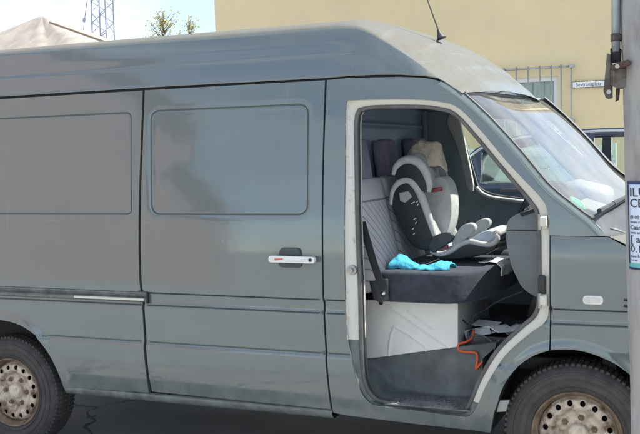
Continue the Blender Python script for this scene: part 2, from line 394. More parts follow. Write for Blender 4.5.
        if solid:
            md = o.modifiers.new('solid', 'SOLIDIFY'); md.thickness = solid; md.offset = 0
        return o

def resample(poly, step, closed=True):
    o = []; n = len(poly)
    for i in range(n if closed else n-1):
        a, b = np.array(poly[i]), np.array(poly[(i+1) % n]); L = np.linalg.norm(b-a); k = max(1, int(math.ceil(L/step)))
        for j in range(k): o.append(tuple(a+(b-a)*j/k))
    if not closed: o.append(tuple(poly[-1]))
    return o
def smoothpoly(poly, it=2, closed=True):
    p = [np.array(q, float) for q in poly]
    for _ in range(it):
        o = []; n = len(p)
        if not closed: o.append(p[0])
        for i in range(n if closed else n-1):
            a, b = p[i], p[(i+1) % n]; o += [a*.75+b*.25, a*.25+b*.75]
        if not closed: o.append(p[-1])
        p = o
    return [tuple(q) for q in p]
def roundcorners(poly, r, seg=5):
    """poly of points (closed); cut each corner with an arc of radius ~r"""
    o = []; n = len(poly)
    for i in range(n):
        a, b, c = (np.array(poly[k % n], float) for k in (i-1, i, i+1)); rr = r[i] if hasattr(r, '__len__') else r
        d1 = a-b; d2 = c-b; l1, l2 = np.linalg.norm(d1), np.linalg.norm(d2); t = min(rr, l1*.45, l2*.45)
        p, q = b+d1/l1*t, b+d2/l2*t
        for k in range(seg+1):
            u = k/seg; o.append(tuple((1-u)**2*p+2*u*(1-u)*b+u*u*q))
    return o
def inside(px, pz, poly):
    c = np.zeros(len(px), bool); n = len(poly)
    for i in range(n):
        x0, z0 = poly[i]; x1, z1 = poly[i-1]
        if z0 == z1: continue
        m = ((z0 > pz) != (z1 > pz)) & (px < (x1-x0)*(pz-z0)/(z1-z0)+x0); c ^= m
    return c
def dist_poly(px, pz, poly, closed=True):
    d = np.full(len(px), 9.); n = len(poly)
    for i in range(0 if closed else 1, n):
        x0, z0 = poly[i-1]; x1, z1 = poly[i]; dx, dz = x1-x0, z1-z0; L = dx*dx+dz*dz+1e-12
        t = np.clip(((px-x0)*dx+(pz-z0)*dz)/L, 0, 1); d = np.minimum(d, np.hypot(px-x0-t*dx, pz-z0-t*dz))
    return d
def sstep(a, b, x):
    t = np.clip((x-a)/(b-a), 0, 1); return t*t*(3-2*t)

def panel(name, outline, holes, yf, m, parent, step=.03, zlines=(), rings=(), flange=.025, holeflange=None, flip=False, rotm=None, extra=None):
    """sheet metal panel: outline and holes in (x,z); yf(x,z) gives its depth; exact normals from yf; returned edge all round"""
    loops = [resample(outline, step*.8)]+[resample(h, step*.5) for h in holes]
    pts = []; edges = []; lo = []
    for lp in loops:
        k = len(pts); pts += lp; edges += [(k+i, k+(i+1) % len(lp)) for i in range(len(lp))]; lo.append((k, len(lp)))
    A = np.array(outline); x0, z0 = A.min(0); x1, z1 = A.max(0)
    gx = np.arange(x0+step/2, x1, step); gz = np.arange(z0+step/2, z1, step)
    gz = np.array(sorted([q for q in gz if all(abs(q-l) > step*.3 for l in zlines)]+[l for l in zlines if z0 < l < z1]))
    X, Z = np.meshgrid(gx, gz); X, Z = X.ravel(), Z.ravel()
    rp = [q for rg in rings for q in rg]
    if rp:
        rp = np.array(rp); dk = dist_poly_pts(X, Z, rp); keep = dk > step*.45; X = np.r_[X[keep], rp[:, 0]]; Z = np.r_[Z[keep], rp[:, 1]]
    ok = inside(X, Z, loops[0])
    for lp in loops[1:]: ok &= ~inside(X, Z, lp)
    X, Z = X[ok], Z[ok]
    dd = np.full(len(X), 9.)
    for lp in (outline, *holes): dd = np.minimum(dd, dist_poly(X, Z, lp))
    X, Z = X[dd > .004], Z[dd > .004]
    allp = [Vector(p) for p in pts]+[Vector((a, b)) for a, b in zip(X, Z)]
    r_ = delaunay_2d_cdt(allp, edges, [], 0, 1e-6)
    v2 = np.array([tuple(v) for v in r_[0]]); f = np.array([t for t in r_[2] if len(t) == 3])
    c = v2[f].mean(1); ok = inside(c[:, 0], c[:, 1], loops[0])
    for lp in loops[1:]: ok &= ~inside(c[:, 0], c[:, 1], lp)
    f = f[ok]
    x, z = v2[:, 0], v2[:, 1]; e = 5e-4
    y = yf(x, z); gx_ = (yf(x+e, z)-yf(x-e, z))/(2*e); gz_ = (yf(x, z+e)-yf(x, z-e))/(2*e)
    sgn = -1. if not flip else 1.
    nn = np.stack([-gx_*-sgn*-1, np.full_like(x, 1.), -gz_], 1) if False else np.stack([gx_, -np.ones_like(x), gz_], 1)
    if flip: nn = -nn
    nn /= np.linalg.norm(nn, axis=1)[:, None]
    V = np.stack([x, y, z], 1)
    # orientation
    a, b, c_ = V[f[:, 0]], V[f[:, 1]], V[f[:, 2]]; cr = np.cross(b-a, c_-a)[:, 1]; bad = (cr > 0) if not flip else (cr < 0)
    f[bad] = f[bad][:, ::-1]
    Vl = V.tolist(); Nl = nn.tolist(); Fl = f.tolist(); s_ = 1 if not flip else -1
    # returned edges
    e2 = {}
    for t in Fl:
        for i in range(3):
            q = (t[i], t[(i+1) % 3]); e2[q] = 1
    mp = {}
    def dupv(i, off):
        key = (i, off)
        if key not in mp: mp[key] = len(Vl); Vl.append([V[i][0], V[i][1]+s_*off, V[i][2]]); Nl.append([0, 0, 0])
        return mp[key]
    if flange:
        for (i, j) in list(e2):
            if (j, i) not in e2:
                hf = flange
                Fl.append([dupv(j, 0.), dupv(i, 0.), dupv(i, hf), dupv(j, hf)])
    if rotm is not None:
        pass
    me = bpy.data.meshes.new(name); me.from_pydata(Vl, [], Fl); me.update()
    me.polygons.foreach_set('use_smooth', [len(p) == 3 for p in Fl])
    me.normals_split_custom_set_from_vertices(Nl)
    return link(name, me, parent, m)
def dist_poly_pts(X, Z, P):
    d = np.full(len(X), 9.)
    for i in range(0, len(P), 200):
        q = P[i:i+200]; d = np.minimum(d, np.sqrt(((X[:, None]-q[None, :, 0])**2+(Z[:, None]-q[None, :, 1])**2)).min(1))
    return d
def offs(poly, d):
    """offset closed polygon outward (d>0) assuming smooth enough"""
    P = np.array(poly); n = len(P); t = np.roll(P, -1, 0)-np.roll(P, 1, 0); L = np.linalg.norm(t, axis=1)[:, None]+1e-9; t /= L
    area = .5*np.sum(P[:, 0]*np.roll(P[:, 1], -1)-np.roll(P[:, 0], -1)*P[:, 1]); s = 1 if area > 0 else -1
    nrm = np.stack([t[:, 1], -t[:, 0]], 1)*s
    return [tuple(q) for q in P+nrm*d]
def spline(P, n):
    """Catmull-Rom through rows of P, n samples per span"""
    P = np.array(P, float); Q = np.vstack([2*P[0]-P[1], P, 2*P[-1]-P[-2]]); o = []
    for i in range(1, len(Q)-2):
        a, b, c, d = Q[i-1:i+3]
        for k in range(n):
            t = k/n; o.append(.5*((2*b)+(-a+c)*t+(2*a-5*b+4*c-d)*t*t+(-a+3*b-3*c+d)*t**3))
    o.append(P[-1]); return np.array(o)
def rbox(name, c, s, r, m, parent=None, rot=(0, 0, 0), seg=4, taper=0., puff=0., sub=0):
    """rounded, slightly puffed box; rot in degrees about its centre"""
    bm = bmesh.new(); bmesh.ops.create_cube(bm, size=1)
    for v in bm.verts: v.co = Vector((v.co.x*s[0], v.co.y*s[1], v.co.z*s[2]))
    if puff or taper: bmesh.ops.subdivide_edges(bm, edges=bm.edges, cuts=3, use_grid_fill=True)
    for v in bm.verts:
        u, q, h = v.co.x/s[0]*2, v.co.y/s[1]*2, v.co.z/s[2]*2
        if taper: v.co.y *= 1-taper*max(0, h)**2; v.co.x *= 1-taper*.5*max(0, h)
        if puff:
            v.co.x += puff*u*(1-q*q)*(1-h*h); v.co.y += puff*q*(1-u*u)*(1-h*h)*.6; v.co.z += puff*h*(1-u*u)*(1-q*q)*.6
    sharp = [e for e in bm.edges if len(e.link_faces) == 2 and e.calc_face_angle(0) > .7]
    if r: bmesh.ops.bevel(bm, geom=sharp, offset=r, segments=seg, profile=.5, affect='EDGES', clamp_overlap=True)
    M = Matrix.Translation(c) @ Matrix.Rotation(R(rot[2]), 4, 'Z') @ Matrix.Rotation(R(rot[1]), 4, 'Y') @ Matrix.Rotation(R(rot[0]), 4, 'X')
    bmesh.ops.transform(bm, matrix=M, verts=bm.verts); bmesh.ops.recalc_face_normals(bm, faces=bm.faces)
    me = bpy.data.meshes.new(name); bm.to_mesh(me); bm.free(); me.polygons.foreach_set('use_smooth', [True]*len(me.polygons)); me.set_sharp_from_angle(angle=R(50))
    o = link(name, me, parent, m)
    return o
def text_mesh(name, body, size, mname, parent, mtx, ext=.001, xscale=1., shear=0, align='LEFT'):
    c = bpy.data.curves.new(name, 'FONT'); c.body = body; c.size = size; c.extrude = ext; c.align_x = align; c.resolution_u = 2
    t = bpy.data.objects.new(name+'_tmp', c); COL.objects.link(t); bpy.context.view_layer.update()
    me = bpy.data.meshes.new_from_object(t.evaluated_get(bpy.context.evaluated_depsgraph_get())); bpy.data.objects.remove(t); bpy.data.curves.remove(c)
    me.name = name; me.transform(Matrix.Diagonal((xscale, 1, 1, 1))); me.transform(mtx); me.materials.clear(); me.materials.append(MATS[mname])
    return link(name, me, parent)
FACE = Matrix(((1, 0, 0, 0), (0, 0, -1, 0), (0, 1, 0, 0), (0, 0, 0, 1)))     # text plane (x,y) -> (x,z), facing -y

# ------------------------------------------------------------------ ground
def gz(x, y):
    z = -.007+.0165*np.clip(x, -9, 3)
    return z+.30*sstep(2.3, 4.6, np.asarray(y, float))
mb = MB()
xs = [-300, -60, -20]+list(np.arange(-9, 3.1, .5))+[6, 12, 60, 300]; ys = [-300, -60, -15, -8]+list(np.arange(-5, 5.1, .25))+[8, 15, 60, 300]
mb.grid([[(x, y, float(gz(x, y))) for x in xs] for y in ys])
g = mb.build('ground', 'asphalt', smooth=True); g['kind'] = 'structure'; g['label'] = 'dark worn asphalt yard under the van'

mb = MB(); ys2 = [-60, -15, -8]+list(np.arange(-5, -1.0, .62))+[-1.0]
mb.grid([[(x, y, float(gz(x, y))+.006) for x in xs[1:-1]] for y in ys2]); g = mb.build('bounce_sheet', 'bounce_pale', smooth=True); g['kind'] = 'structure'; g['label'] = 'unseen pale ground in front of the van added to bounce light'  # unseen pale sheet added to bounce sunlight onto the van side and cab

# ------------------------------------------------------------------ the van
van = thing('delivery_van', 'large grey green high roof delivery van with its front passenger door missing', 'van', (-1.6, VW/2, 0))
FX, FZ, RX, RZ, TR = -.005, .326, -3.279, .272, .335       # wheel centres, tyre radius
FARCH = xz([(491, 432), (494.5, 412), (499, 398), (505, 383.5), (516, 368.5), (530, 357.5), (545, 351.5), (562, 349.2), (580, 350.5), (597, 355.5), (615, 364), (631, 376)])
FARCH = [tuple(p) for p in spline(FARCH, 3)]+[(.31, .56), (.352, .46), (.372, .36)]
RARCH = [(RX+.425*math.copysign(abs(math.cos(t))**.86, math.cos(t)), RZ+.452*abs(math.sin(t))**.9) for t in np.linspace(R(8), R(172), 33)]   # front to rear
GRZ = [.616, .622, .634, .6435, .6465, .650, .6535, .842, .8475, .850, .8525, .855, .860, .866, .911, .914, .9165, .919, .9215, .924, .928]
def grooves(z): return np.interp(z, [.622, .634, .650, .842, .850, .860, .866, .9165, .9215], [0, .004, .010, .005, .007, .013, .0145, .0145, 0])+.014*np.exp(-((z-.918)/.0024)**2)+.010*np.exp(-((z-.851)/.0024)**2)+.007*np.exp(-((z-.648)/.0024)**2)
def lip(x, z, arch, amt):
    d = dist_poly(x, z, arch, False); return -amt*np.exp(-(d/.035)**2)
def skin(x, z, g=True):
    y = prof(z)+.14*np.clip(x+.05, 0, 2)**2
    return y+(grooves(z) if g else 0)
def rrect(c, r, seg=6): return roundcorners(c, r, seg)
def inset_fn(poly):
    def f(x, z):
        d = dist_poly(x, z, poly); d = np.where(inside(x, z, poly), -d, d)
        return np.interp(d, [-.034, -.012, -.0045, -.0005, .0035, .024, .030], [.0046, .0042, .0040, .0014, .0009, .0002, 0])+.015*np.exp(-(d/.0024)**2)
    return f
INS_A = rrect([(-3.86, 1.892), (-2.366, 1.890), (-2.338, 1.340), (-3.86, 1.340)], .032)
INS_B = rrect([(-2.236, 1.893), (-1.308, 1.890), (-1.296, 1.340), (-2.208, 1.340)], .055)
def rings_for(poly): 
    p = resample(poly, .016); return [offs(p, d) for d in (.034, .028, .018, .006, .0028, 0, -.0028, -.006, -.016, -.036)]
archlines = lambda A, ds: [[(x+dx, z+dz) for (x, z), (dx, dz) in zip(resample(A, .02, False), normals2(A, d))] for d in ds]
def normals2(A, d):
    P = np.array(resample(A, .02, False)); t = np.gradient(P, axis=0); t /= np.linalg.norm(t, axis=1)[:, None]+1e-9
    return np.stack([-t[:, 1], t[:, 0]], 1)*d

# rear quarter panel
fa = inset_fn(INS_A)
outA = xz([(142.6, 90.6), (60, 95.6), (0, 99.2)])+[(-4.22, 2.003), (-4.25, 1.6), (-4.25, .42), (-3.72, .36)]+RARCH[::-1][1:]+[(-2.855, .345)]+xz([(148.8, 392.6), (145.6, 370), (143.2, 340), (141.4, 300), (139.4, 280), (138.6, 250), (140.6, 150)])
panel('rear_side_panel', outA, [], lambda x, z: skin(x, z)+fa(x, z)+lip(x, z, RARCH, .014)*(z < .8), 'van_paint', van, .03, GRZ, rings_for(INS_A)+archlines(RARCH, (.012, .03, .05, -.012, -.03, -.05)))
# sliding door
fb = inset_fn(INS_B)
outB = xz([(145.1, 90.4), (325.1, 80.4), (322.9, 150), (321.8, 230), (322.4, 285), (324.3, 340), (330.9, 409), (152.2, 391.4), (148.6, 370), (145.9, 340), (143.9, 300), (141.9, 280), (141.0, 250), (143.0, 150)])
sdoor = panel('sliding_door', outB, [], lambda x, z: skin(x, z)+fb(x, z)-.0025, 'van_paint', van, .03, GRZ, rings_for(INS_B))
# cab side: rear pillar, roof pillar, sill and the flank behind the front wheel
OJ = [(347, 100.5), (375, 99.5), (416, 99.5), (441, 102), (459, 108.5), (482, 132), (504.5, 159), (524, 180), (540, 197), (547.5, 212), (549, 250), (549, 304), (545, 322), (528, 335), (505, 356), (487, 384), (478, 404), (470, 415.5), (455, 415.5), (420, 411), (385, 407), (368, 401), (357, 382), (348, 340), (345, 290), (344, 230), (345, 170), (345.6, 110)]
IJ = [(360, 110), (375, 107), (416, 106.5), (439, 108.5), (456, 114.5), (477, 137), (499, 163.5), (518, 186), (532, 203), (538.5, 216), (540, 250), (539.5, 298), (535, 315), (522, 327), (499, 349), (482, 376), (472, 400), (465.5, 410.5), (455, 411.5), (420, 407.5), (388, 403), (373, 396.5), (364, 378), (361.5, 340), (360.5, 290), (358, 230), (357, 170), (356.6, 122)]
def closedspline(P, n): return spline(list(P)+[P[0]], n)[:-1]
Opx = closedspline(OJ, 6); Ipx = closedspline(IJ, 6)
O2 = xz(Opx); I2 = xz(Ipx, .05)
WSL = [(463, 94), (475, 104.5), (488, 117), (505, 135), (521, 153), (534, 169), (546, 183.5), (558, 194.5), (569, 203), (580, 211.5), (590, 219)]   # windscreen left edge
WSLxz = xz(WSL)
outC = xz([(326.9, 80.2), (350, 78), (400, 77), (425, 78), (440, 81), (452, 86)])+WSLxz+xz([(600, 229), (606, 236.2), (578, 236.2), (549.6, 235.2)])+xz([(549.6, 250), (549.6, 304), (549.6, 330), (549.2, 350.2)])
outC += [p for p in FARCH[::-1] if p[0] < xz([(548, 350)])[0][0]]+xz([(485, 431.5), (412, 423.4), (345, 415), (333.6, 412.6), (332.6, 409), (325.9, 340), (323.9, 285), (323.3, 230), (324.4, 150)])
EDGE = xz([(440, 79), (452, 86)])+WSLxz+xz([(600, 229), (606, 236)])
def cab_y(x, z):
    d = dist_poly(x, z, EDGE, False); return skin(x, z)*1.0+np.clip(.035-d, 0, 1)**2/.035*.55+lip(x, z, FARCH, .012)*(z < .85)
cabside = panel('cab_side', outC, [[tuple(p) for p in O2]], cab_y, 'van_paint', van, .028, GRZ, archlines(FARCH, (.012, .03, .05, -.012, -.03, -.05))+archlines(EDGE, (.006, .012, .018, .024, .030, .037, -.006, -.012, -.018, -.024, -.030, -.037)), flange=.02)
# front wing
outF = xz([(550.8, 235.8), (578, 236.8), (607, 237.4), (618, 243.5), (628, 249), (640, 253)])+[(.42, 1.12), (.62, 1.02), (.72, .90), (.75, .62), (.70, .45), (.372, .42)]+[p for p in FARCH[::-1] if p[0] > xz([(551, 350)])[0][0] and p[1] > .43]+xz([(550.8, 350), (550.8, 304)])
panel('front_wing', outF, [], lambda x, z: skin(x, z)+lip(x, z, FARCH, .012)*(z < .85)+.10*np.clip(z-1.16, 0, 1)**2/.1, 'van_paint', van, .03, GRZ, archlines(FARCH, (.012, .03, .05)))
# lower sill strip under the sliding door and rear panel
mb = MB(); X0, X1 = -2.86, xz([(333, 412)])[0][0]-.003
mb.grid([[(x, float(prof(z))+o, z) for (z, o) in ((.352, .012), (.345, -.002), (.335, -.006), (.318, -.004), (.306, .004), (.300, .02), (.300, .12))] for x in np.linspace(X0, X1, 30)])
mb.build('side_sill', 'sill_paint', van, smooth=True)
# backing behind panel gaps and the whole lower body, so nothing shines through
mb = MB()
mb.box((-4.2, .20, .36), (-1.115, .215, 1.985)); mb.build('inner_wall', 'gap_black', van)
mb = MB(); mb.box((-4.2, .12, .36), (-3.74, 1.8, .48)); mb.box((-2.82, .12, .34), (-1.1, 1.8, .48)); mb.box((-1.1, .30, .34), (-.42, 1.63, .40)); mb.box((-4.2, .45, .48), (.35, 1.48, .56)); mb.box((.38, .2, .34), (.7, 1.73, .6)); mb.build('underbody', 'gap_black', van)
# sliding rail
mb = MB(); xr = xz([(147.5, 297)])[0][0]
sec = [(.923, .006), (.919, -.002), (.912, -.004), (.9, .004), (.893, .010), (.890, .002), (.884, -.004), (.872, -.003), (.866, .006), (.864, .012)]
mb.grid([[(x, float(prof(z))+o+.002, z) for z, o in sec] for x in np.linspace(-4.1, xr, 14)])
rail = mb.build('slide_rail', ['sill_paint'], van, smooth=True, angle=R(25))
mb = MB(); mb.grid([[(x, float(prof(z))+o-.003, z) for z, o in ((.887, .004), (.885, -.003), (.875, -.003), (.872, .004))] for x in np.linspace(-2.72, xr-.02, 8)]); mb.build('metal_strip', 'cream_paint', rail, smooth=True, angle=R(25))
mb = MB(); mb.box((xr-.006, -.008, .860), (xr+.004, .02, .926)); mb.build('rail_end', 'rubber', rail, bevel=.002)
# sliding door handle
hx0, hx1, hz = -1.487, -1.236, 1.121
mb = MB(); pl = roundcorners([(hx0+.045, hz+.055), (hx0+.155, hz+.055), (hx0+.165, hz-.045), (hx0+.035, hz-.045)], .025); mb.prism(pl, -.006, .004); mb.build('handle_recess', 'recess_dark', sdoor, bevel=.002)
mb = MB(); mb.prism(roundcorners([(hx0, hz+.017), (hx1, hz+.015), (hx1, hz-.017), (hx0, hz-.017)], .016), -.045, -.022); mb.build('door_handle', 'handle_white', sdoor, bevel=.005)
for a_, b_ in ((hx0+.02, hx0+.04), (hx1-.06, hx1-.02)): mb = MB(); mb.box((a_, -.03, hz-.011), (b_, .003, hz+.011)); mb.build('handle_mount', 'black_plastic', sdoor)
mb = MB(); mb.prism([(hx0+.035, hz+.004), (hx0+.08, hz+.005), (hx0+.08, hz-.001), (hx0+.035, hz-.006)], -.047, -.044); mb.build('red_mark', 'red_print', sdoor)
mb = MB(); mb.lathe([(0, 0), (.009, 0), (.009, .004)], (hx1-.022, -.049, hz), seg=14); mb.build('key_lock', 'rubber', sdoor)
# door jamb, seal, striker, hinges
mb = MB(); rows = []; N_ = len(O2)
mid = [((a[0]*.55+b[0]*.45), (a[1]*.55+b[1]*.45)) for a, b in zip(O2, I2)]
for P2, o in ((O2, .001), (O2, .012), ([(a[0]*.93+b[0]*.07, a[1]*.93+b[1]*.07) for a, b in zip(O2, I2)], .020), (mid, .026), ([(a[0]*.2+b[0]*.8, a[1]*.2+b[1]*.8) for a, b in zip(O2, I2)], .040), (I2, .052), (I2, .12)):
    rows.append([(p[0], float(prof(p[1]))+o, p[1]) for p in P2])
Fm = []
for i in range(len(rows)-1):
    for j in range(N_):
        x_, z_ = O2[j]; Fm.append(1 if (z_ < .46 or (x_ < -.95 and z_ < .70)) else 0)
mb.grid(rows, wrap=True); mb.M = Fm
mb.build('door_jamb', ['cream_paint', 'sill_paint'], van, smooth=True, angle=R(50))
mb = MB(); mb.tube([(p[0], float(prof(p[1]))+.047, p[1]) for p in I2[::2]], .0115, 8, closed=True); mb.build('door_seal', 'grey_rubber', van, smooth=True)
mb = MB(); mb.tube([(p[0], float(prof(p[1]))+.072, p[1]) for p in offs(I2, -.004)[::2]], .008, 8, closed=True); mb.build('inner_seal', 'rubber', van, smooth=True)
q = at(352, 270, .035); mb = MB(); mb.lathe([(0, -.028), (.012, -.026), (.013, -.020), (.006, -.018), (.006, -.008), (.024, -.006), (.026, .0), (.026, .008)], tuple(q), seg=20); mb.build('door_striker', 'dull_steel', van, smooth=True, angle=R(35))
for px, py in ((543.5, 222), (543.5, 300)):
    q = at(px, py, .02); mb = MB(); mb.box((q[0]-.022, q[1]-.02, q[2]-.028), (q[0]+.018, q[1]+.03, q[2]+.028)); mb.box((q[0]-.01, q[1]-.035, q[2]-.018), (q[0]+.02, q[1]-.018, q[2]+.024))
    hg = mb.build('door_hinge', 'cream_paint', van, bevel=.004, seg=2)
    mb = MB(); mb.lathe([(0, -.034), (.008, -.034), (.008, .034), (0, .034)], (q[0]-.012, q[1]-.026, q[2]), axis='z', seg=12); mb.build('hinge_pin', 'dull_steel', hg)
q = at(543, 283, .03); mb = MB(); mb.box((q[0]-.02, q[1]-.02, q[2]-.05), (q[0]+.012, q[1]+.03, q[2]+.035)); mb.build('door_check', 'rubber', van, bevel=.006)

# roof
S = np.array([(-4.24, .166, 2.28), (-3.3, .166, 2.288), (-2.2, .166, 2.285), (-1.30, .166, 2.283), (-1.114, .166, 2.278), (-1.02, .163, 2.254), (-.913, .155, 2.190), (-.782, .143, 2.097), (-.685, .131, 2.022), (-.632, .123, 1.984), (-.572, .115, 1.942), (-.520, .108, 1.908)])
Mx = np.array([(-4.24, 2.35), (-3.3, 2.365), (-2.2, 2.37), (-1.38, 2.37), (-1.18, 2.366), (-1.05, 2.335), (-.90, 2.285), (-.74, 2.215), (-.59, 2.115), (-.535, 2.06), (-.475, 2.0), (-.435, 1.944)])
gutpx = xz([(326, 77.6), (350, 75.4), (375, 74.4), (400, 74.2), (425, 75.6), (438, 78)])
GXZ = np.array([(-4.24, 2.022), (-2.2, 2.024)]+gutpx)
Ss = spline(S, 6); Ms = spline(Mx, 6); rows = []
for s_, m_ in zip(Ss, Ms):
    gz_ = float(np.interp(s_[0], GXZ[:, 0], GXZ[:, 1])); gz_ = min(gz_, s_[2]-.004); gy = float(prof(gz_))-.004
    if s_[0] > -.63: gz_ = s_[2]-.004; gy = s_[1]-.002
    pts = [(s_[0], gy+.02, gz_-.002), (s_[0], gy+.002, gz_-.003), (s_[0], gy-.001, gz_+.0015)]
    fade = 1-float(sstep(-1.35, -.95, s_[0]))
    for t in np.linspace(0, 1, 46)[1:]:
        z = gz_+(s_[2]-gz_)*t; y = gy+(s_[1]-gy)*t-.003*4*t*(1-t)*min(1, (s_[2]-gz_)/.2)
        y += fade*(.0035*float(sstep(2.124, 2.136, z)) - .0035*float(sstep(2.136, 2.20, z)))
        pts.append((s_[0], y, z))
    top = []
    for t in np.linspace(0, 1, 26)[1:]:
        y = s_[1]+(VW/2-s_[1])*t; k = 1-(1-t)**2.4; top.append((s_[0]+(m_[0]-s_[0])*(1-(1-t)**2), y, s_[2]+(m_[1]-s_[2])*k))
    allp = np.array(pts+top); k0 = len(pts)
    for _ in range(7):
        a = max(4, k0-5); b = k0+2; allp[a:b] = allp[a:b]*.5+.25*(allp[a-1:b-1]+allp[a+1:b+1])
    half = [tuple(p) for p in allp]; kf = .085*float(sstep(-1.0, -.55, s_[0])); rows.append(half+[(p[0]+kf*(VW/2-p[1])/(VW/2), VW-p[1], p[2]) for p in half[::-1][1:]])
ROOFROWS = rows; mb = MB(); mb.grid(rows); roof = mb.build('roof', 'roof_paint', van, smooth=True, angle=R(45))
# drip moulding shadow gap under the roof
mb = MB(); mb.tube([(x, float(prof(z))+.022, z-.009) for x, z in GXZ], .012, 6); mb.build('roof_shadow_gap', 'gap_black', van)
# aerial
q = at(441, 37.5, .60); qt = at(427.5, 0, .60); qa = np.array(q); qb = qa+(np.array(qt)-qa)*2.2; base = qa+(np.array(qt)-qa)*.22
aer = MB(); aer.tube([tuple(qa+(base-qa)*t) for t in (-.15, 0, .3, .65, 1)], [.028, .024, .015, .009, .0055], 10); aero = aer.build('aerial', 'rubber', van, smooth=True)
mb = MB(); mb.tube([tuple(base), tuple(qb)], [.0045, .0025], 6); mb.build('aerial_rod', 'rubber', aero)

# windscreen
WL = np.array([(p[0], float(prof(p[1]))+.030, p[1]) for p in WSLxz]); top_c = np.array((-.31, VW/2, 1.925)); bot_c = np.array((.345, VW/2, 1.262))
u = np.linalg.norm(WL-WL[0], axis=1); u /= u[-1]; tt = np.linspace(0, 1, 26); WLs = np.stack([np.interp(tt, u, WL[:, k]) for k in range(3)], 1)
rows = []
for t, e in zip(tt, WLs):
    r_ = []
    for s_ in np.linspace(0, 1, 43):
        b_ = 1-math.exp(-s_/.07); r_.append((e[0]+.05*s_+.022*b_+.012*4*t*(1-t)*b_, e[1]+(VW-2*e[1])*s_, e[2]+.03*s_+.012*b_+.006*4*t*(1-t)*b_))
    rows.append(r_)
WSROWS = rows
mb = MB(); mb.grid(rows); wscr = mb.build('windscreen', 'windscreen_glass', van, smooth=True)
edge = [rows[0][i] for i in range(len(rows[0]))]+[r_[-1] for r_ in rows[1:]]+rows[-1][::-1][1:]+[r_[0] for r_ in rows[::-1][1:-1]]
mb = MB(); mb.tube(edge, .010, 6, closed=True); mb.build('windscreen_seal', 'rubber', wscr, smooth=True)
rl = ROOFROWS[-1]; top_ = [np.array(p) for p in rl[4:len(rl)-4]]; ty_ = np.array([p[1] for p in top_]); g0 = WSROWS[0]
def lipat(y): return np.array([np.interp(y, ty_, [p[k] for p in top_]) for k in range(3)])
hp_ = [[], [], []]
for p in g0:
    a = lipat(p[1]); b = np.array(p)+np.array((.012, 0, .006)); a = a+np.array((-.012, 0, .001)); hp_[0].append(tuple(a)); hp_[1].append(tuple((a+b)/2+np.array((.004, 0, .004)))); hp_[2].append(tuple(b))
mb = MB(); mb.grid(hp_); mb.build('windscreen_header', 'roof_paint', van, smooth=True)
mb = MB(); mb.add([tuple(p) for p in ROOFROWS[0]], [tuple(range(len(ROOFROWS[0])))]); mb.build('rear_roof_panel', 'van_paint', van)
# far roof pillar
mb = MB(); WR = [(p[0]+.075, VW-p[1], p[2]+.045) for p in WLs]
mb.grid([[(p[0]+.012, p[1]-.02, p[2]+.012) for p in WR], [(p[0]+.016, p[1]+.012, p[2]+.016) for p in WR], [(p[0]-.02, p[1]+.035, p[2]-.01) for p in WR], [(p[0]-.07, p[1]+.03, p[2]-.04) for p in WR], [(p[0]-.06, p[1]-.05, p[2]-.04) for p in WR], [(p[0]-.004, p[1]-.04, p[2]-.004) for p in WR]]); mb.build('windscreen_pillar', 'roof_paint', van, smooth=True)
# bonnet, cowl, nose
br = []
for t in np.linspace(0, 1, 14):
    ex = .145+.60*t; ez = 1.243-.28*t-.10*t**3; ey = float(skin(np.array([ex]), np.array([ez]), False)[0])+.028
    cx = .42+.52*t; cz = 1.262-.22*t-.12*t**3; r_ = []
    for s_ in np.linspace(0, 1, 16):
        k = 1-(1-s_)**2.2; r_.append((ex+(cx-ex)*k, ey+(VW/2-ey)*s_, ez+(cz-ez)*k+.012*math.exp(-((s_-.35)/.05)**2)))
    br.append(r_+[(p[0], VW-p[1], p[2]) for p in r_[::-1][1:]])
mb = MB(); mb.grid(br); mb.build('bonnet', 'roof_paint', van, smooth=True)
mb = MB(); cw = WSROWS[-1]; mb.grid([[(p[0], p[1], p[2]-.004) for p in cw], [(p[0]*.55+q_[0]*.45, p[1]*.5+q_[1]*.5, p[2]*.5+q_[2]*.5-.025) for p, q_ in zip(cw, np.array([br[0][min(len(br[0])-1, int(i*len(br[0])/len(cw)))] for i in range(len(cw))]))], [br[0][min(len(br[0])-1, int(i*len(br[0])/len(cw)))] for i in range(len(cw))]])
mb.build('cowl', 'black_plastic', van, smooth=True)
nose = br[-1]; mb = MB()
mb.grid([nose, [(p[0]+.05, p[1], p[2]-.08) for p in nose], [(p[0]+.06, p[1], p[2]-.2) for p in nose], [(p[0]+.03, p[1], .52) for p in nose]]); nosep = mb.build('front_panel', 'van_paint', van, smooth=True)
mb = MB()
for k in range(4): mb.box((.90+.005*k, .62, .60+.055*k), (1.02+.004*(3-k), 1.31, .63+.055*k))
mb.build('grille', 'black_plastic', nosep, bevel=.004)
for s_ in (0, 1):
    yy = .26 if s_ == 0 else VW-.26
    rbox('headlight', (.83, yy, .76), (.16, .30, .20), .05, 'lamp_clear', nosep, rot=(0, 0, -28 if s_ == 0 else 28))
bp_ = []
for t in np.linspace(-1, 1, 25):
    y = VW/2+t*(VW/2-.05); x = .98-.30*abs(t)**3.2; bp_.append([(x-.12, y, .56), (x, y, .555), (x+.05, y, .52), (x+.055, y, .40), (x+.02, y, .31), (x-.12, y, .29)])
mb = MB(); mb.grid(bp_); mb.build('bumper', 'black_plastic', van, smooth=True)
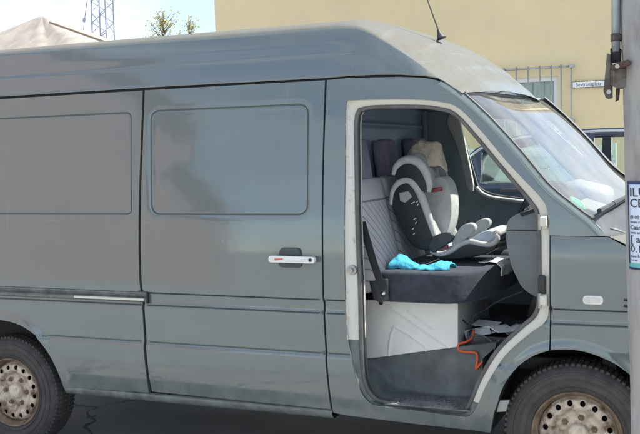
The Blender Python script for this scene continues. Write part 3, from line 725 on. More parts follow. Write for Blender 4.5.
# side repeater lamp on the wing
q = at(593, 300, -.004); mb = MB(); mb.prism(roundcorners([(q[0]-.043, q[2]+.019), (q[0]+.043, q[2]+.019), (q[0]+.043, q[2]-.019), (q[0]-.043, q[2]-.019)], .017), -.010, .01); ind = mb.build('side_indicator', 'handle_white', van, bevel=.004)
mb = MB(); mb.prism(roundcorners([(q[0]-.03, q[2]+.010), (q[0]+.03, q[2]+.010), (q[0]+.03, q[2]-.010), (q[0]-.03, q[2]-.010)], .009), -.016, -.006); mb.build('lamp_lens', 'lamp_clear', ind, bevel=.003)
for k in range(2):
    a, b = at(624, 300+6*k, -.004), at(632, 300+7*k+1, -.004); mb = MB(); mb.bar(tuple(a), tuple(b), .016, .006); mb.build('wing_vent', 'gap_black', van)
# wipers
def wsp(t, s_):
    i = t*(len(WSROWS)-1); j = s_*(len(WSROWS[0])-1); a = np.array(WSROWS[int(round(i))][int(round(j))]); return a
WP = np.array([p for r_ in WSROWS for p in r_])
def on_glass(px, py):
    d = ray(px, py); d = d/np.linalg.norm(d); V = WP-CAM; t = V@d; return WP[np.linalg.norm(V-t[:, None]*d, axis=1).argmin()]+np.array((.012, -.004, .014))
for pts in ([(597, 223), (609, 211), (626, 201)], [(612, 214), (622, 205), (634, 198)]):
    P = [on_glass(*p) for p in pts]; mb = MB(); mb.tube([tuple(p+np.array((.012, 0, .012))) for p in P], [.012, .009, .006], 6); wp = mb.build('windscreen_wiper', 'rubber', van)
    mb = MB(); mb.tube([tuple(P[0]*.75+P[1]*.25), tuple(P[1]), tuple(P[2]+(P[2]-P[1])*.4)], .006, 6); mb.build('wiper_blade', 'rubber', wp)
# green badge and paper inside the glass
q = at(579, 204.5, .22)
gl = MB()
def on_ws(px, py):
    d = ray(px, py); best = None
    P = np.array([p for r_ in WSROWS for p in r_]); t = ((P-CAM)@d)/(d@d); dist = np.linalg.norm(CAM+t[:, None]*d-P, axis=1)+.02*t; i = dist.argmin(); return P[i]
c = on_ws(579, 204.5); i0 = min(range(len(WSROWS)), key=lambda i: min(np.linalg.norm(np.array(p)-c) for p in WSROWS[i])); j0 = min(range(len(WSROWS[i0])), key=lambda j: np.linalg.norm(np.array(WSROWS[i0][j])-c))
i0 = max(1, min(i0, len(WSROWS)-2)); j0 = max(1, j0)
du = np.array(WSROWS[i0][j0+1])-np.array(WSROWS[i0][j0-1]); du /= np.linalg.norm(du); dv = np.array(WSROWS[i0-1][j0])-np.array(WSROWS[i0+1][j0]); dv /= np.linalg.norm(dv); nn_ = np.cross(du, dv); nn_ /= np.linalg.norm(nn_)
if nn_[0] < 0: nn_ = -nn_
mb = MB(); P = [tuple(c-nn_*.006+du*.045*math.cos(t)+dv*.045*math.sin(t)) for t in np.linspace(0, 2*math.pi, 25)[:-1]]; P2 = [tuple(np.array(p)-nn_*.001) for p in P]
mb.add(P+P2, [tuple(range(24)), tuple(range(47, 23, -1))]+[(i, (i+1) % 24, (i+1) % 24+24, i+24) for i in range(24)]); mb.build('green_badge', 'badge_green', wscr)
mb = MB(); mb.tube([tuple(c-nn_*.004+du*.032*math.cos(t)+dv*.032*math.sin(t)) for t in np.linspace(0, 2*math.pi, 25)[:-1]], .0018, 4, closed=True); mb.build('badge_ring', 'paper', wscr)

# far side and rear of the van
farwin = roundcorners([(-1.01, 1.875), (-.60, 1.845), (-.20, 1.415), (-.14, 1.285), (-.56, 1.300), (-.77, 1.328), (-.86, 1.365), (-.895, 1.40)], [.03, .05, .03, .02, .05, .05, .03, .02], 4)
outFar = [(-4.22, 2.0), (-.66, 1.985), (-.53, 1.90), (.08, 1.31), (.145, 1.24), (.42, 1.12), (.62, 1.02), (.72, .9), (.75, .62), (.70, .45), (.37, .42)]+[(.37*math.cos(t), .33+.40*math.sin(t)) for t in np.linspace(.15, math.pi-.15, 14)]+[(-.42, .31), (-2.87, .33)]+RARCH+[(-3.72, .36), (-4.25, .42), (-4.25, 1.6)]
panel('driver_side_panel', outFar, [farwin], lambda x, z: VW-skin(x, z, True), 'van_paint', van, .07, GRZ, flip=True)
trim_out = [(-1.23, 1.93), (-.68, 1.93), (-.60, 1.89), (-.02, 1.34), (.05, 1.2), (.05, .60), (-1.23, .60)]
tw = roundcorners([(-.995, 1.865), (-.61, 1.83), (-.22, 1.405), (-.17, 1.30), (-.56, 1.315), (-.77, 1.343), (-.85, 1.375), (-.885, 1.41)], [.03, .05, .03, .02, .05, .05, .03, .02], 4)
panel('cab_side_trim', trim_out, [tw], lambda x, z: VW-prof(z)-.035-.03*sstep(1.30, 1.1, z)-.04*np.exp(-((z-1.12)/.04)**2)*sstep(-.95, -.8, x), 'trim_plastic', van, .04, (), flange=.03)
dd_ = panel('driver_window', offs(farwin, .01), [], lambda x, z: VW-prof(z)-.014, 'side_glass', van, .08, (), flange=0)
mb = MB(); mb.tube([(x, VW-float(prof(z))-.036, z) for x, z in offs(tw, .004)], .010, 6, closed=True); mb.build('window_seal', 'rubber', dd_, smooth=True)
mb = MB(); bl = [(-.885, 1.41), (-.86, 1.378), (-.82, 1.352), (-.77, 1.337), (-.66, 1.322), (-.56, 1.310), (-.3, 1.30), (-.17, 1.295)]
mb.tube([(p[0], VW-float(prof(p[1]))-.058, p[1]-.012) for p in spline(bl, 3)], .013, 8); mb.build('door_trim_highlight', 'trim_highlight', van, smooth=True)  # top edge of the door trim, coloured pale as its sunlit highlight
mb = MB(); mb.prism(smoothpoly(xzy([(447, 124), (450, 114), (455, 110.5), (459, 114), (464.5, 138), (470.5, 165), (475.5, 191), (469, 192), (463, 165), (456, 140)], 1.80), 1), 1.775, 1.81); mb.build('pillar_trim', 'fabric_light', van, bevel=.006)
mb = MB(); mb.box((-.55, 1.76, 1.06), (-.15, 1.85, 1.11)); mb.build('door_armrest', 'black_plastic', van, bevel=.02)
mb = MB(); mb.box((-4.27, .10, .42), (-4.24, VW-.10, 2.27)); rd = mb.build('rear_doors', 'van_paint', van, bevel=.01)
for yy in (.45, VW-.45): mb = MB(); mb.box((-4.274, yy-.32, 1.36), (-4.269, yy+.32, 1.85)); mb.build('rear_window', 'car_glass', rd)
for yy in (.13, VW-.19): mb = MB(); mb.box((-4.276, yy, .8), (-4.262, yy+.06, 1.1)); mb.build('tail_light', 'red_plastic', rd, bevel=.004)
mb = MB(); mb.box((-4.36, .08, .40), (-4.25, VW-.08, .52)); mb.build('rear_bumper', 'black_plastic', van, bevel=.03)

# cab interior
bh = MB(); BX = -1.228
def bhz(z): return BX+.018*math.exp(-((z-1.80)/.012)**2)+.016*math.exp(-((z-1.90)/.015)**2)+.01*math.exp(-((z-1.2)/.02)**2)
bh.grid([[(bhz(z), .13, z), (bhz(z), .9, z), (bhz(z), 1.84, z)] for z in np.linspace(.4, 1.99, 160)]); bh.build('bulkhead', 'bulkhead_paint', van, smooth=True)
mb = MB(); mb.box((BX+.002, 1.77, .6), (BX+.035, 1.83, 1.98)); mb.build('bulkhead_edge', 'trim_plastic', van, bevel=.008)
mb = MB(); mb.grid([[(x, y, 1.955-.05*abs((y-VW/2)/.83)**3-.05*max(0, (x+.75)/.35)**2) for y in np.linspace(.12, VW-.12, 15)] for x in np.linspace(-1.23, -.60, 12)]); mb.build('headlining', 'lining', van, smooth=True, solid=.01)
mb = MB(); mb.box((-1.23, .315, .56), (.12, 1.86, .632)); mb.build('cab_floor', 'black_plastic', van, bevel=.01)
mb = MB(); mb.box((.10, .16, .5), (.16, 1.8, 1.25)); mb.build('firewall', 'gap_black', van)
# step well: moulded black plastic
ST = .402; mb = MB()
mb.grid([[(-1.10, .055, .56), (-1.06, .055, .47), (-1.0, .06, ST+.012), (-.97, .062, ST), (-.50, .062, ST-.006), (-.465, .062, ST+.03)],
         [(-1.10, .20, .57), (-1.05, .20, .50), (-.985, .20, ST+.03), (-.94, .20, ST+.004), (-.50, .20, ST), (-.47, .20, ST+.03)],
         [(-1.10, .27, .575), (-1.04, .27, .52), (-.975, .268, ST+.05), (-.93, .268, ST+.012), (-.50, .268, ST+.006), (-.47, .268, ST+.04)],
         [(-1.10, .282, .575), (-1.04, .282, .54), (-.97, .282, ST+.07), (-.925, .28, ST+.02), (-.50, .28, ST+.016), (-.46, .28, ST+.05)],
         [(-1.10, .298, .566), (-1.04, .298, .574), (-.97, .298, .588), (-.92, .298, .598), (-.50, .298, .676), (-.42, .298, .69)],
         [(-1.10, .30, .570), (-1.04, .30, .578), (-.97, .30, .592), (-.92, .30, .602), (-.50, .30, .680), (-.42, .30, .694)],
         [(-1.10, .33, .570), (-1.04, .33, .578), (-.97, .33, .592), (-.92, .33, .602), (-.50, .33, .680), (-.42, .33, .694)]])
stp = mb.build('entry_step', 'step_plastic', van, smooth=True, sub=2)
mb = MB()
for i in range(16):
    for j in range(5):
        x = -.915+.027*i+(.0135 if j % 2 else 0); y = .085+.034*j
        a = R(45 if (i+j) % 2 else -45); dx, dy = .012*math.cos(a), .012*math.sin(a); mb.bar((x-dx, y-dy, ST+.005), (x+dx, y+dy, ST+.005), .005, .006)
tr_ = mb.build('step_tread', 'step_dust', stp); tr_['kind'] = 'stuff'
mb = MB(); mb.box((-.93, .068, ST-.004), (-.50, .255, ST+.003)); mb.build('step_plate', 'step_dust', stp)
mb = MB(); mb.grid([[(-.432, y, z) for y in (.055, .2, .33)] for z in (.36, .5, .66)]); mb.build('step_side', 'black_plastic', van)
# white seat box with pressed ribs
SB = .305
sbo = roundcorners(xzy([(366, 300), (458, 303), (457.5, 352), (366, 369)], SB), .008, 3)
RIBS = [xzy([(394.6, 326.6), (410, 335.5), (424, 345.5), (427, 349), (425, 353), (406, 355.5), (391, 357), (388.5, 355), (391, 334), (394.6, 326.6)], SB), xzy([(391.5, 308), (449.5, 348)], SB), xzy([(408, 311), (433, 328.6)], SB)]
def sby(x, z):
    y = np.full_like(x, SB)
    for r_ in RIBS: d = dist_poly(x, z, r_, False); y = y-.0045*np.exp(-(d/.0045)**2)
    return y
sb = panel('seat_box', sbo, [], sby, 'white_metal', van, .012, (), rings=[resample([(p[0]+a, p[1]+b) for p in r_], .006, False) for r_ in RIBS for a, b in ((0, 0), (.005, .005), (-.005, -.005), (.005, -.005), (-.005, .005))], flange=0)
mb = MB(); x0 = max(p[0] for p in sbo); mb.box((-1.15, SB+.004, .60), (x0-.003, 1.0, .868)); mb.build('seat_box_sides', 'white_metal', sb)
q = at(381, 303, SB-.004); mb = MB(); mb.lathe([(0, -.006), (.010, -.005), (.011, 0)], tuple(q), seg=12); mb.build('seat_bolt', 'rubber', sb)

# bench seat
def cushion_prism(name, plan, z0, z1, r, m, parent, crown=.015):
    bm = bmesh.new(); vs = [bm.verts.new((x, y, z0)) for x, y in plan]; f = bm.faces.new(vs); ex = bmesh.ops.extrude_face_region(bm, geom=[f])
    for v in ex['geom']:
        if isinstance(v, bmesh.types.BMVert): v.co.z = z1
    bmesh.ops.recalc_face_normals(bm, faces=bm.faces)
    bmesh.ops.bevel(bm, geom=[e for e in bm.edges if e.calc_face_angle(0) > .5], offset=r, segments=5, profile=.5, affect='EDGES', clamp_overlap=True)
    me = bpy.data.meshes.new(name); bm.to_mesh(me); bm.free(); me.polygons.foreach_set('use_smooth', [True]*len(me.polygons)); me.set_sharp_from_angle(angle=R(50))
    return link(name, me, parent, m)
seat = MB(); 
plan = roundcorners([(-1.02, .205), (-.60, .205), (-.50, .36), (-.455, .62), (-.45, 1.04), (-1.02, 1.04)], [.03, .09, .1, .1, .04, .03], 5)
bench = cushion_prism('seat_cushion', plan, .885, 1.042, .040, 'fabric_dark', van)
for i, y in enumerate((.415, .84)):
    bk = rbox('seat_back', (-1.105+.005, y-.02*(i == 0), 1.215), (.13, .42, .58), .045, 'fabric_quilt', van, rot=(0, -13, 0), puff=.016)
    hr = rbox('headrest', (-1.165, y-.03+.05*i, 1.60), (.09, .19, .22), .042, 'fabric_headrest', van, rot=(0, -8, 0), puff=.012, taper=.08)
    for s_ in (-.06, .06): mb = MB(); mb.tube([(-1.165, y-.03+.05*i+s_, 1.42), (-1.165, y-.03+.05*i+s_, 1.52)], .006, 8); mb.build('headrest_post', 'chrome', hr)
rbox('driver_seat_cushion', (-.72, 1.45, .97), (.52, .48, .16), .05, 'fabric_dark', van, puff=.01)
rbox('driver_seat_back', (-1.08, 1.45, 1.24), (.14, .46, .60), .05, 'fabric_grey', van, rot=(0, -12, 0), puff=.02, taper=.06)
rbox('headrest', (-1.17, 1.45, 1.62), (.09, .26, .2), .04, 'fabric_headrest', van, rot=(0, -8, 0), puff=.012)
# belt, buckle bracket
a, b, c = at(366, 205, .20), at(374, 250, .19), at(386, 292, .185)
mb = MB(); mb.grid([[(p[0]-.030, p[1], p[2]), (p[0]+.010, p[1]-.004, p[2]+.004)] for p in (at(364, 222, .15), at(369, 240, .15), at(376, 264, .155), at(385, 290, .165))]); mb.build('seat_belt', 'mesh_black', van, solid=.003)
mb = MB(); mb.prism(xzy([(369, 281), (387, 279), (389, 300), (380, 303), (373, 299)], .175), .175, .2); mb.build('seat_hinge_cover', 'black_plastic', van, bevel=.006)
q = at(383, 294, .172); mb = MB(); mb.lathe([(0, -.012), (.008, -.010), (.009, 0), (.015, .002), (.015, .008)], tuple(q), seg=12); mb.build('belt_bolt', 'chrome', van, smooth=True)
# dashboard
dp = roundcorners([(-.335, 1.28), (-.322, 1.312), (-.27, 1.342), (-.19, 1.36), (.10, 1.285), (.26, 1.235), (.22, 1.02), (-.1, .93), (-.205, .945), (-.265, .985), (-.315, 1.09), (-.337, 1.2)], .03, 3)
mb = MB(); mb.prism(dp, .165, 1.78); dash = mb.build('dashboard', 'grey_plastic', van, bevel=.012)
mb = MB(); mb.prism([(-.34, 1.262), (-.10, 1.258), (-.10, 1.254), (-.34, 1.257)], .1635, .17); mb.build('dash_seam', 'gap_black', dash)
q = at(526, 212.5, .163); mb = MB(); mb.prism(roundcorners([(q[0]-.03, q[2]-.004), (q[0]+.04, q[2]+.018), (q[0]+.045, q[2]+.004), (q[0]-.02, q[2]-.02)], .006), .160, .17); mb.build('side_vent', 'gap_black', dash)
rbox('instrument_hood', (-.12, 1.42, 1.37), (.26, .46, .12), .05, 'dash_top', dash, rot=(0, 14, 0))
rbox('dash_shelf', (.02, .75, 1.318), (.22, .5, .03), .012, 'dash_top', dash, rot=(0, 19, 0))
cst = MB(); t_ = np.linspace(0, 2*math.pi, 41)[:-1]
sc_, ax = np.array((-.475, 1.42, 1.275)), R(66)
cst.tube([tuple(sc_+np.array((.185*math.cos(t)*math.cos(ax), .185*math.sin(t), .185*math.cos(t)*math.sin(ax)))) for t in t_], .014, 8, closed=True)
sw = cst.build('steering_wheel', 'black_plastic', van, smooth=True)
mb = MB(); 
for t in (R(90), R(-90), R(180)): mb.bar(tuple(sc_), tuple(sc_+np.array((.18*math.cos(t)*math.cos(ax), .18*math.sin(t), .18*math.cos(t)*math.sin(ax)))), .03, .015)
mb.build('wheel_spoke', 'black_plastic', sw); mb = MB(); mb.tube([tuple(sc_), (-.25, 1.42, 1.13)], .045, 10); mb.build('steering_column', 'black_plastic', sw)

# wheels
def make_wheel(loc, spin=0.):
    wh = bpy.data.objects.new('wheel', None); COL.objects.link(wh); wh.parent = van; wh.location = Vector(loc)-van.location
    L0 = (0, 0, 0)
    W = .195
    mb = MB(); pf = [(.198, .030), (.206, .012), (.220, .004), (.250, -.006), (.285, -.004), (.305, .004), (.318, .014), (.327, .026), (.332, .040), (.3345, .07), (.335, W/2), (.3345, W-.07), (.332, W-.04), (.318, W-.012), (.28, W), (.21, W-.01), (.198, W-.03)]
    mb.lathe(pf, seg=96); ty = mb.build('tyre', 'tyre_rubber', wh, smooth=True, loc=L0)
    mb = MB()      # tread blocks and sidewall ribs
    for k in range(78):
        t = 2*math.pi*k/78
        for (y0, y1, sk, r0) in ((.018, .058, .010, .327), (.066, .094, -.010, .333), (.102, .130, .010, .333), (.138, .178, -.010, .327)):
            def P(y, dt, r_): return (r_*math.cos(t+dt), y, r_*math.sin(t+dt))
            w_ = .024; rr = .3405; rin = r0-.006; ra = .333 if y0 < .03 else rr; rb = .333 if y1 > .17 else rr
            V = [P(y0, -w_+sk, rin), P(y0, w_+sk, rin), P(y1, w_-sk, rin), P(y1, -w_-sk, rin), P(y0, -w_+sk, ra), P(y0, w_+sk, ra), P(y1, w_-sk, rb), P(y1, -w_-sk, rb)]
            mb.add(V, [(4, 5, 6, 7), (0, 1, 5, 4), (1, 2, 6, 5), (2, 3, 7, 6), (3, 0, 4, 7)])
    tb = mb.build('tyre_tread', 'tyre_rubber', ty, loc=L0); tb['kind'] = 'stuff'
    mb = MB()
    for rr in (.225, .262, .292): mb.lathe([(rr-.003, -.001-.006*(rr > .23)), (rr, -.006-.004*(rr > .23)+.004*(rr > .28)), (rr+.003, -.001-.006*(rr > .23))], seg=96)
    mb.build('sidewall_rib', 'tyre_rubber', ty, smooth=True, loc=L0)
    # steel rim: outer well, disc with round holes, hub
    mb = MB(); mb.lathe([(.206, .030), (.2065, .012), (.203, .006), (.197, .010), (.194, .022), (.186, .030), (.180, .045), (.178, .07)], seg=96); rim = mb.build('rim', 'rim_rust', wh, smooth=True, loc=L0)
    NH = 16; ring = [(.176*math.cos(t), .176*math.sin(t)) for t in np.linspace(0, 2*math.pi, 121)[:-1]]
    holes = [[(.147*math.cos(a)+.0125*math.cos(t), .147*math.sin(a)+.0145*math.sin(t)) for t in np.linspace(0, 2*math.pi, 17)[:-1]] for a in [2*math.pi*(k+.5)/NH+spin for k in range(NH)]]
    def dy(x, z):
        r_ = np.hypot(x, z); y = np.interp(r_, [0, .075, .098, .106, .118, .130, .150, .166, .176], [.058, .058, .054, .050, .038, .031, .030, .038, .058])
        for k in range(NH):
            a = 2*math.pi*(k+.5)/NH+spin; d = np.hypot(x-.147*math.cos(a), z-.147*math.sin(a)); y = y+.005*np.exp(-((d-.0135)/.004)**2)
        return y
    rgs = [[(rr*math.cos(t), rr*math.sin(t)) for t in np.linspace(0, 2*math.pi, n)[:-1]] for rr, n in ((.04, 20), (.07, 30), (.09, 40), (.101, 50), (.111, 60), (.123, 70), (.132, 80), (.167, 90))]
    dsc = panel('wheel_disc', ring, holes, dy, 'rim_steel', wh, .012, (), rgs, flange=.006); dsc.location = (0, 0, 0)
    mb = MB(); mb.lathe([(.175, .085), (0, .085)], seg=32); mb.build('wheel_hole_shade', 'gap_black', rim, loc=L0)  # black disc added as the shade seen through the wheel holes
    mb = MB(); mb.lathe([(0, .020), (.020, .021), (.036, .027), (.044, .036), (.047, .058)], seg=32); hub = mb.build('hub_cap', 'hub_paint', wh, smooth=True, loc=L0)
    for k in range(6):
        a = 2*math.pi*k/6+.3+spin; mb = MB(); mb.lathe([(0, .036), (.009, .037), (.0115, .042), (.0115, .05), (.016, .054), (.016, .06)], (.078*math.cos(a), 0, .078*math.sin(a)), seg=6); mb.build('wheel_nut', 'rim_rust', hub, loc=L0)
    return wh
def copy_tree(o, parent):
    c = o.copy(); COL.objects.link(c); c.parent = parent
    for ch in o.children: copy_tree(ch, c)
    return c
w1 = make_wheel((FX, .060, FZ), 0.03)
w2 = copy_tree(w1, van); w2.location = Vector((RX, .080, RZ))-van.location; w2.rotation_euler = (0, .35, 0)
for (x, z) in ((FX, FZ), (RX, RZ)):
    w3 = copy_tree(w1, van); w3.location = Vector((x, VW-.06, z))-van.location; w3.rotation_euler = (0, 0, math.pi)
p_ = xzy([(492, 401), (510, 400), (509, 411.5), (492, 412.5)], .11); mb = MB(); mb.prism(p_, .11, .13); mb.build('white_plate', 'white_metal', van, bevel=.004)  # plain white plate added for the pale patch behind the front wheel
# wheel housings
for (ax, arch) in ((FX, FARCH), (RX, RARCH)):
    A = resample(arch, .05, False); mb = MB()
    mb.grid([[(x, float(prof(z))+o, z) for x, z in A] for o in (.012, .10, .42)]); mb.add([(x, .42, z) for x, z in A], [tuple(range(len(A)))])
    mb.build('wheel_housing', 'gap_black', van, smooth=False)

# ------------------------------------------------------------------ things lying in the cab
cs = thing('child_car_seat', 'grey child car seat with dark mesh sides strapped on the middle seat', 'car seat', (-.80, .74, 1.03))
N0, N1 = .545, .935                               # near and far side of the child seat
def pxy(name, pts, y0, y1, m, parent, r=.012, sm=0, base=None):
    poly = xzy(pts, y0 if base is None else base)
    if sm: poly = smoothpoly(poly, sm)
    mb = MB(); mb.prism(poly, y0, y1); return mb.build(name, m, parent, bevel=r, seg=3)
wingpts = [(391, 204), (393.5, 190), (401, 181), (411, 181), (419, 190), (427, 211), (434, 232), (439, 246), (426, 252), (412, 246), (404, 232), (396, 218)]
sh = pxy('side_wing', wingpts, N0, N0+.035, 'mesh_black', cs, .01, 2)
for k, (px, py, ln) in enumerate([(413, 203, 5), (417, 202, 3), (415, 219, 4), (416, 223, 2), (413, 229, 3), (414, 234, 3), (418, 205, 2)]):
    p = at(px, py, N0-.001); mb = MB(); mb.bar((p[0]-.004*ln/2, N0-.0005, p[2]-.004), (p[0]+.004*ln/2, N0-.0005, p[2]+.006), .006, .003); mb.build('white_print', 'paper', sh)
pxy('wing_tab', [(399, 193), (408, 191), (412, 197), (405, 203), (400, 201)], N0-.012, N0+.004, 'fabric_grey', sh, .004)
mb = MB(); rim_ = [(391.5, 205), (393, 192), (398.5, 183.5), (406, 180.5), (413, 183), (419.5, 192), (425, 206), (430, 221), (435, 236), (439, 247)]
P = [tuple(at(a, b, N0+.01)) for a, b in spline(rim_, 4)]; mb.tube(P, [.012+.010*math.sin(math.pi*i/(len(P)-1)) for i in range(len(P))], 10); mb.build('wing_padding', 'fabric_light', cs, smooth=True)
farw = xzy(wingpts, N0); mb = MB(); mb.prism(smoothpoly(farw, 2), N1-.04, N1); mb.build('side_wing', 'fabric_grey', cs, bevel=.01)
mb = MB(); Pf = [(p[0], N1-.01, p[2]) for p in P]; mb.tube(Pf, .018, 10); mb.build('wing_padding', 'fabric_light', cs, smooth=True)
# backrest pad
A_, B_ = at(404, 196, N0), at(430, 247, N0)
bk = [(A_[0]-.03, A_[2]+.10), (A_[0]+.03, A_[2]+.11), (A_[0]+.065, A_[2]-.02), (B_[0]+.03, B_[2]+.03), (B_[0]+.02, B_[2]-.03), (B_[0]-.07, B_[2]), (A_[0]-.05, A_[2]-.02)]
mb = MB(); mb.prism(smoothpoly(bk, 2), N0+.036, N1-.041); mb.build('back_pad', 'fabric_grey', cs, bevel=.014)
mb = MB(); mb.prism(smoothpoly(xzy([(428, 200), (434, 186), (443, 176), (451, 176), (457, 186), (459.5, 202), (458.5, 220), (453, 236), (442, 246), (434, 235)], .90), 2), .74, .90); mb.build('back_cushion', 'fabric_light', cs, bevel=.03, seg=4)
# head support with two wings
hw = [(393, 176), (395, 167), (402, 160.5), (411, 159), (420, 162.5), (427, 172), (430.5, 185), (429, 193), (421, 191), (412, 186), (402, 183)]
mb = MB(); hp = xzy(hw, N0-.005); mb.prism(smoothpoly(hp, 2), N0-.004, N0+.03); hs = mb.build('head_wing', 'mesh_black', cs, bevel=.008)
mb = MB(); Ph = [tuple(at(a, b, N0+.002)) for a, b in spline([(393.5, 175), (396, 167), (403, 161), (412, 160), (420, 164), (426, 173), (429.5, 184), (429, 192)], 4)]; mb.tube(Ph, [.012+.012*math.sin(math.pi*i/(len(Ph)-1)) for i in range(len(Ph))], 10); mb.build('head_wing_padding', 'fabric_light', cs, smooth=True)
mb = MB(); mb.prism(smoothpoly(hp, 2), N1-.035, N1); mb.build('head_wing', 'fabric_grey', cs, bevel=.01)
c0 = at(416, 173, N0); rbox('head_pad', (c0[0]-.035, (N0+N1)/2, c0[2]), (.13, N1-N0-.07, .20), .05, 'fabric_grey', cs, rot=(0, -14, 0), puff=.01)
# seat base
base = pxy('base_shell', [(430, 258), (436, 250), (450, 252), (462, 244), (474, 240), (488, 243), (497, 240), (498, 246), (490, 253.5), (468, 258), (450, 260)], N0, N1, 'mesh_black', cs, .015, 1)
mb = MB(); sp_ = [(437, 246), (449, 247), (462, 243), (472, 237.5), (480, 232.5), (488, 230), (494.5, 232.5), (498, 239), (495, 245), (480, 246), (456, 254), (440, 253)]
mb.prism(smoothpoly(xzy(sp_, N0), 1), N0+.02, N1-.02); mb.build('seat_pad', 'fabric_pale', cs, bevel=.016)
mb = MB(); lp = [tuple(at(a, b, N0)) for a, b in spline([(431, 251), (440, 254), (450, 251.5), (460, 245), (470, 241.5), (482, 244), (492, 244), (497.5, 239), (496, 234)], 4)]; mb.tube(lp, .014, 8); mb.tube([(p[0], N1, p[2]) for p in lp], .014, 8); fr_ = [lp[-1], (lp[-1][0]+.02, (N0+N1)/2-.08, lp[-1][2]+.012), (lp[-1][0]+.02, (N0+N1)/2+.08, lp[-1][2]+.012), (lp[-1][0], N1, lp[-1][2])]; mb.tube([tuple(q) for q in spline(fr_, 5)], .02, 8); so_ = mb.build('seat_edge', 'fabric_light', cs, smooth=True)
arm = [(451, 246), (455, 234), (461, 226), (469, 222.5), (475, 225), (475, 231), (468, 237), (461, 243), (455, 249)]
pxy('armrest', arm, N0-.01, N0+.05, 'fabric_grey', cs, .014, 1)
mb = MB(); mb.prism(smoothpoly(xzy(arm, N0), 1), N1-.05, N1+.01); mb.build('armrest', 'fabric_grey', cs, bevel=.014)
pxy('belt_guard', [(427, 247), (431, 238), (440, 233), (449, 232), (455, 236), (450, 243), (441, 248), (433, 254)], N0-.035, N0-.005, 'black_plastic', cs, .01, 1)
pxy('red_belt_guide', [(427, 189), (440, 187), (440, 191.5), (429, 193)], N0+.06, N0+.1, 'red_plastic', cs, .004, base=N0+.04)
pxy('red_belt_guide', [(463, 234), (472, 229), (473, 232.5), (464, 238)], N0+.05, N0+.075, 'red_plastic', cs, .004, base=N0)
pxy('red_belt_guide', [(441, 246), (448, 245), (448, 249), (441, 249.5)], N0-.018, N0-.003, 'red_plastic', cs, .003, base=N0-.02)

def crumple(name, fn, nu, nv, m, label, cat, amp, freq, seed, thick=.003, ngrp=None):
    P = []
    for i in range(nu):
        r_ = []
        for j in range(nv):
            p = Vector(fn(i/(nu-1), j/(nv-1))); d = mnoise.noise_vector(p*freq+Vector((seed, 0, 0)))+.5*mnoise.noise_vector(p*freq*2.3+Vector((0, seed, 0))); d = d+.12*mnoise.noise_vector(p*freq*3.3+Vector((0, 0, seed))); r_.append(tuple(p+d*amp))
        P.append(r_)
    mb = MB(); mb.grid(P); o = mb.build(name, m, smooth=True); md = o.modifiers.new('s', 'SOLIDIFY'); md.thickness = thick
    recenter(o); tag(o, label, cat); return o
hc = at(423, 152, .76)
def hat_fn(u, v):
    t = v*2*math.pi; ph = u*1.25; rx, ry, rz = .085, .095, .115
    drop = -.07*max(0, u-.72)/.28*(1 if math.cos(t) > .2 else .4)
    return (hc[0]+rx*math.sin(ph)*1.15*math.cos(t)+.04*u*max(0, math.cos(t)), hc[1]+ry*math.sin(ph)*math.sin(t), hc[2]-.055+rz*math.cos(ph)+drop+.014*u*math.sin(4*t+5*u)+.010*u*math.sin(7*t-3*u+1))
crumple('cloth_hat', hat_fn, 22, 44, 'hat_cloth', 'crumpled beige cloth hat hung over the top of the child car seat', 'hat', .022, 13, 3.1)
ca, cb = at(389, 268, .30), at(451, 267, .33)
def towel_fn(u, v):
    x = ca[0]+(cb[0]-ca[0])*u; w_ = .06+.02*math.sin(u*5); y = .285+.12*v+.02*math.sin(u*7); h = (.022+.028*math.exp(-((u-.13)/.12)**2)+.008*math.sin(u*9))*math.sin(math.pi*min(1, max(0, v)))**.6
    return (x, y, 1.046+h*1.2)
crumple('turquoise_cloth', towel_fn, 44, 26, 'turquoise_cloth', 'folded bright turquoise cloth lying on the dark front bench seat', 'cloth', .008, 28, 8.2, .006)
wa = at(490, 257, .55); wb = at(505, 252, .62)
def wc_fn(u, v):
    # drapes over the front edge of the cushion
    y = .56+.22*u; s_ = v*.17; xf = -.492+.05*(y-.5)
    if s_ < .09: return (xf-.075+s_, y, 1.058)
    q = s_-.09; return (xf+.015+.026*min(1, q/.03), y, 1.056-max(0, q-.006))
crumple('white_cloth', wc_fn, 16, 22, 'white_cloth', 'small white cloth draped over the front edge of the bench seat', 'cloth', .006, 20, 4.4)
# footwell things
tray = thing('document_tray', 'black tray filled with glossy papers on the cab floor', 'tray', (-.42, .50, .632))
mb = MB(); mb.box((-.585, .36, .634), (-.25, .66, .66)); mb.box((-.585, .36, .66), (-.25, .372, .705)); mb.box((-.585, .648, .66), (-.25, .66, .74)); mb.box((-.585, .372, .66), (-.573, .648, .72)); mb.box((-.262, .372, .66), (-.25, .648, .72)); mb.build('tray_body', 'black_plastic', tray)
for i in range(11):
    rbox('paper', (-.545+.026*i, .43+.045*((i*7) % 5), .712+.006*((i*5) % 7)), (.13, .085, .003), 0, ['paper', 'paper', 'print_blue', 'paper', 'mesh_black'][i % 5], tray, rot=(random.uniform(8, 34), random.uniform(-16, 16), random.uniform(-60, 60)))
mb = MB(); mb.prism([(-.36, .74), (-.16, .74), (-.12, .93), (-.30, .95)], .74, .78); nb = mb.build('equipment_case', 'black_plastic', bevel=.01); tag(recenter(nb), 'black equipment case leaning under the dashboard behind the tray', 'case')
def cable(name, pts, r, m, label):
    mb = MB(); mb.tube([tuple(p) for p in spline([tuple(at(a, b, y)) for a, b, y in pts], 6)], r, 8); o = mb.build(name, m, smooth=True); return tag(recenter(o), label, 'cable')
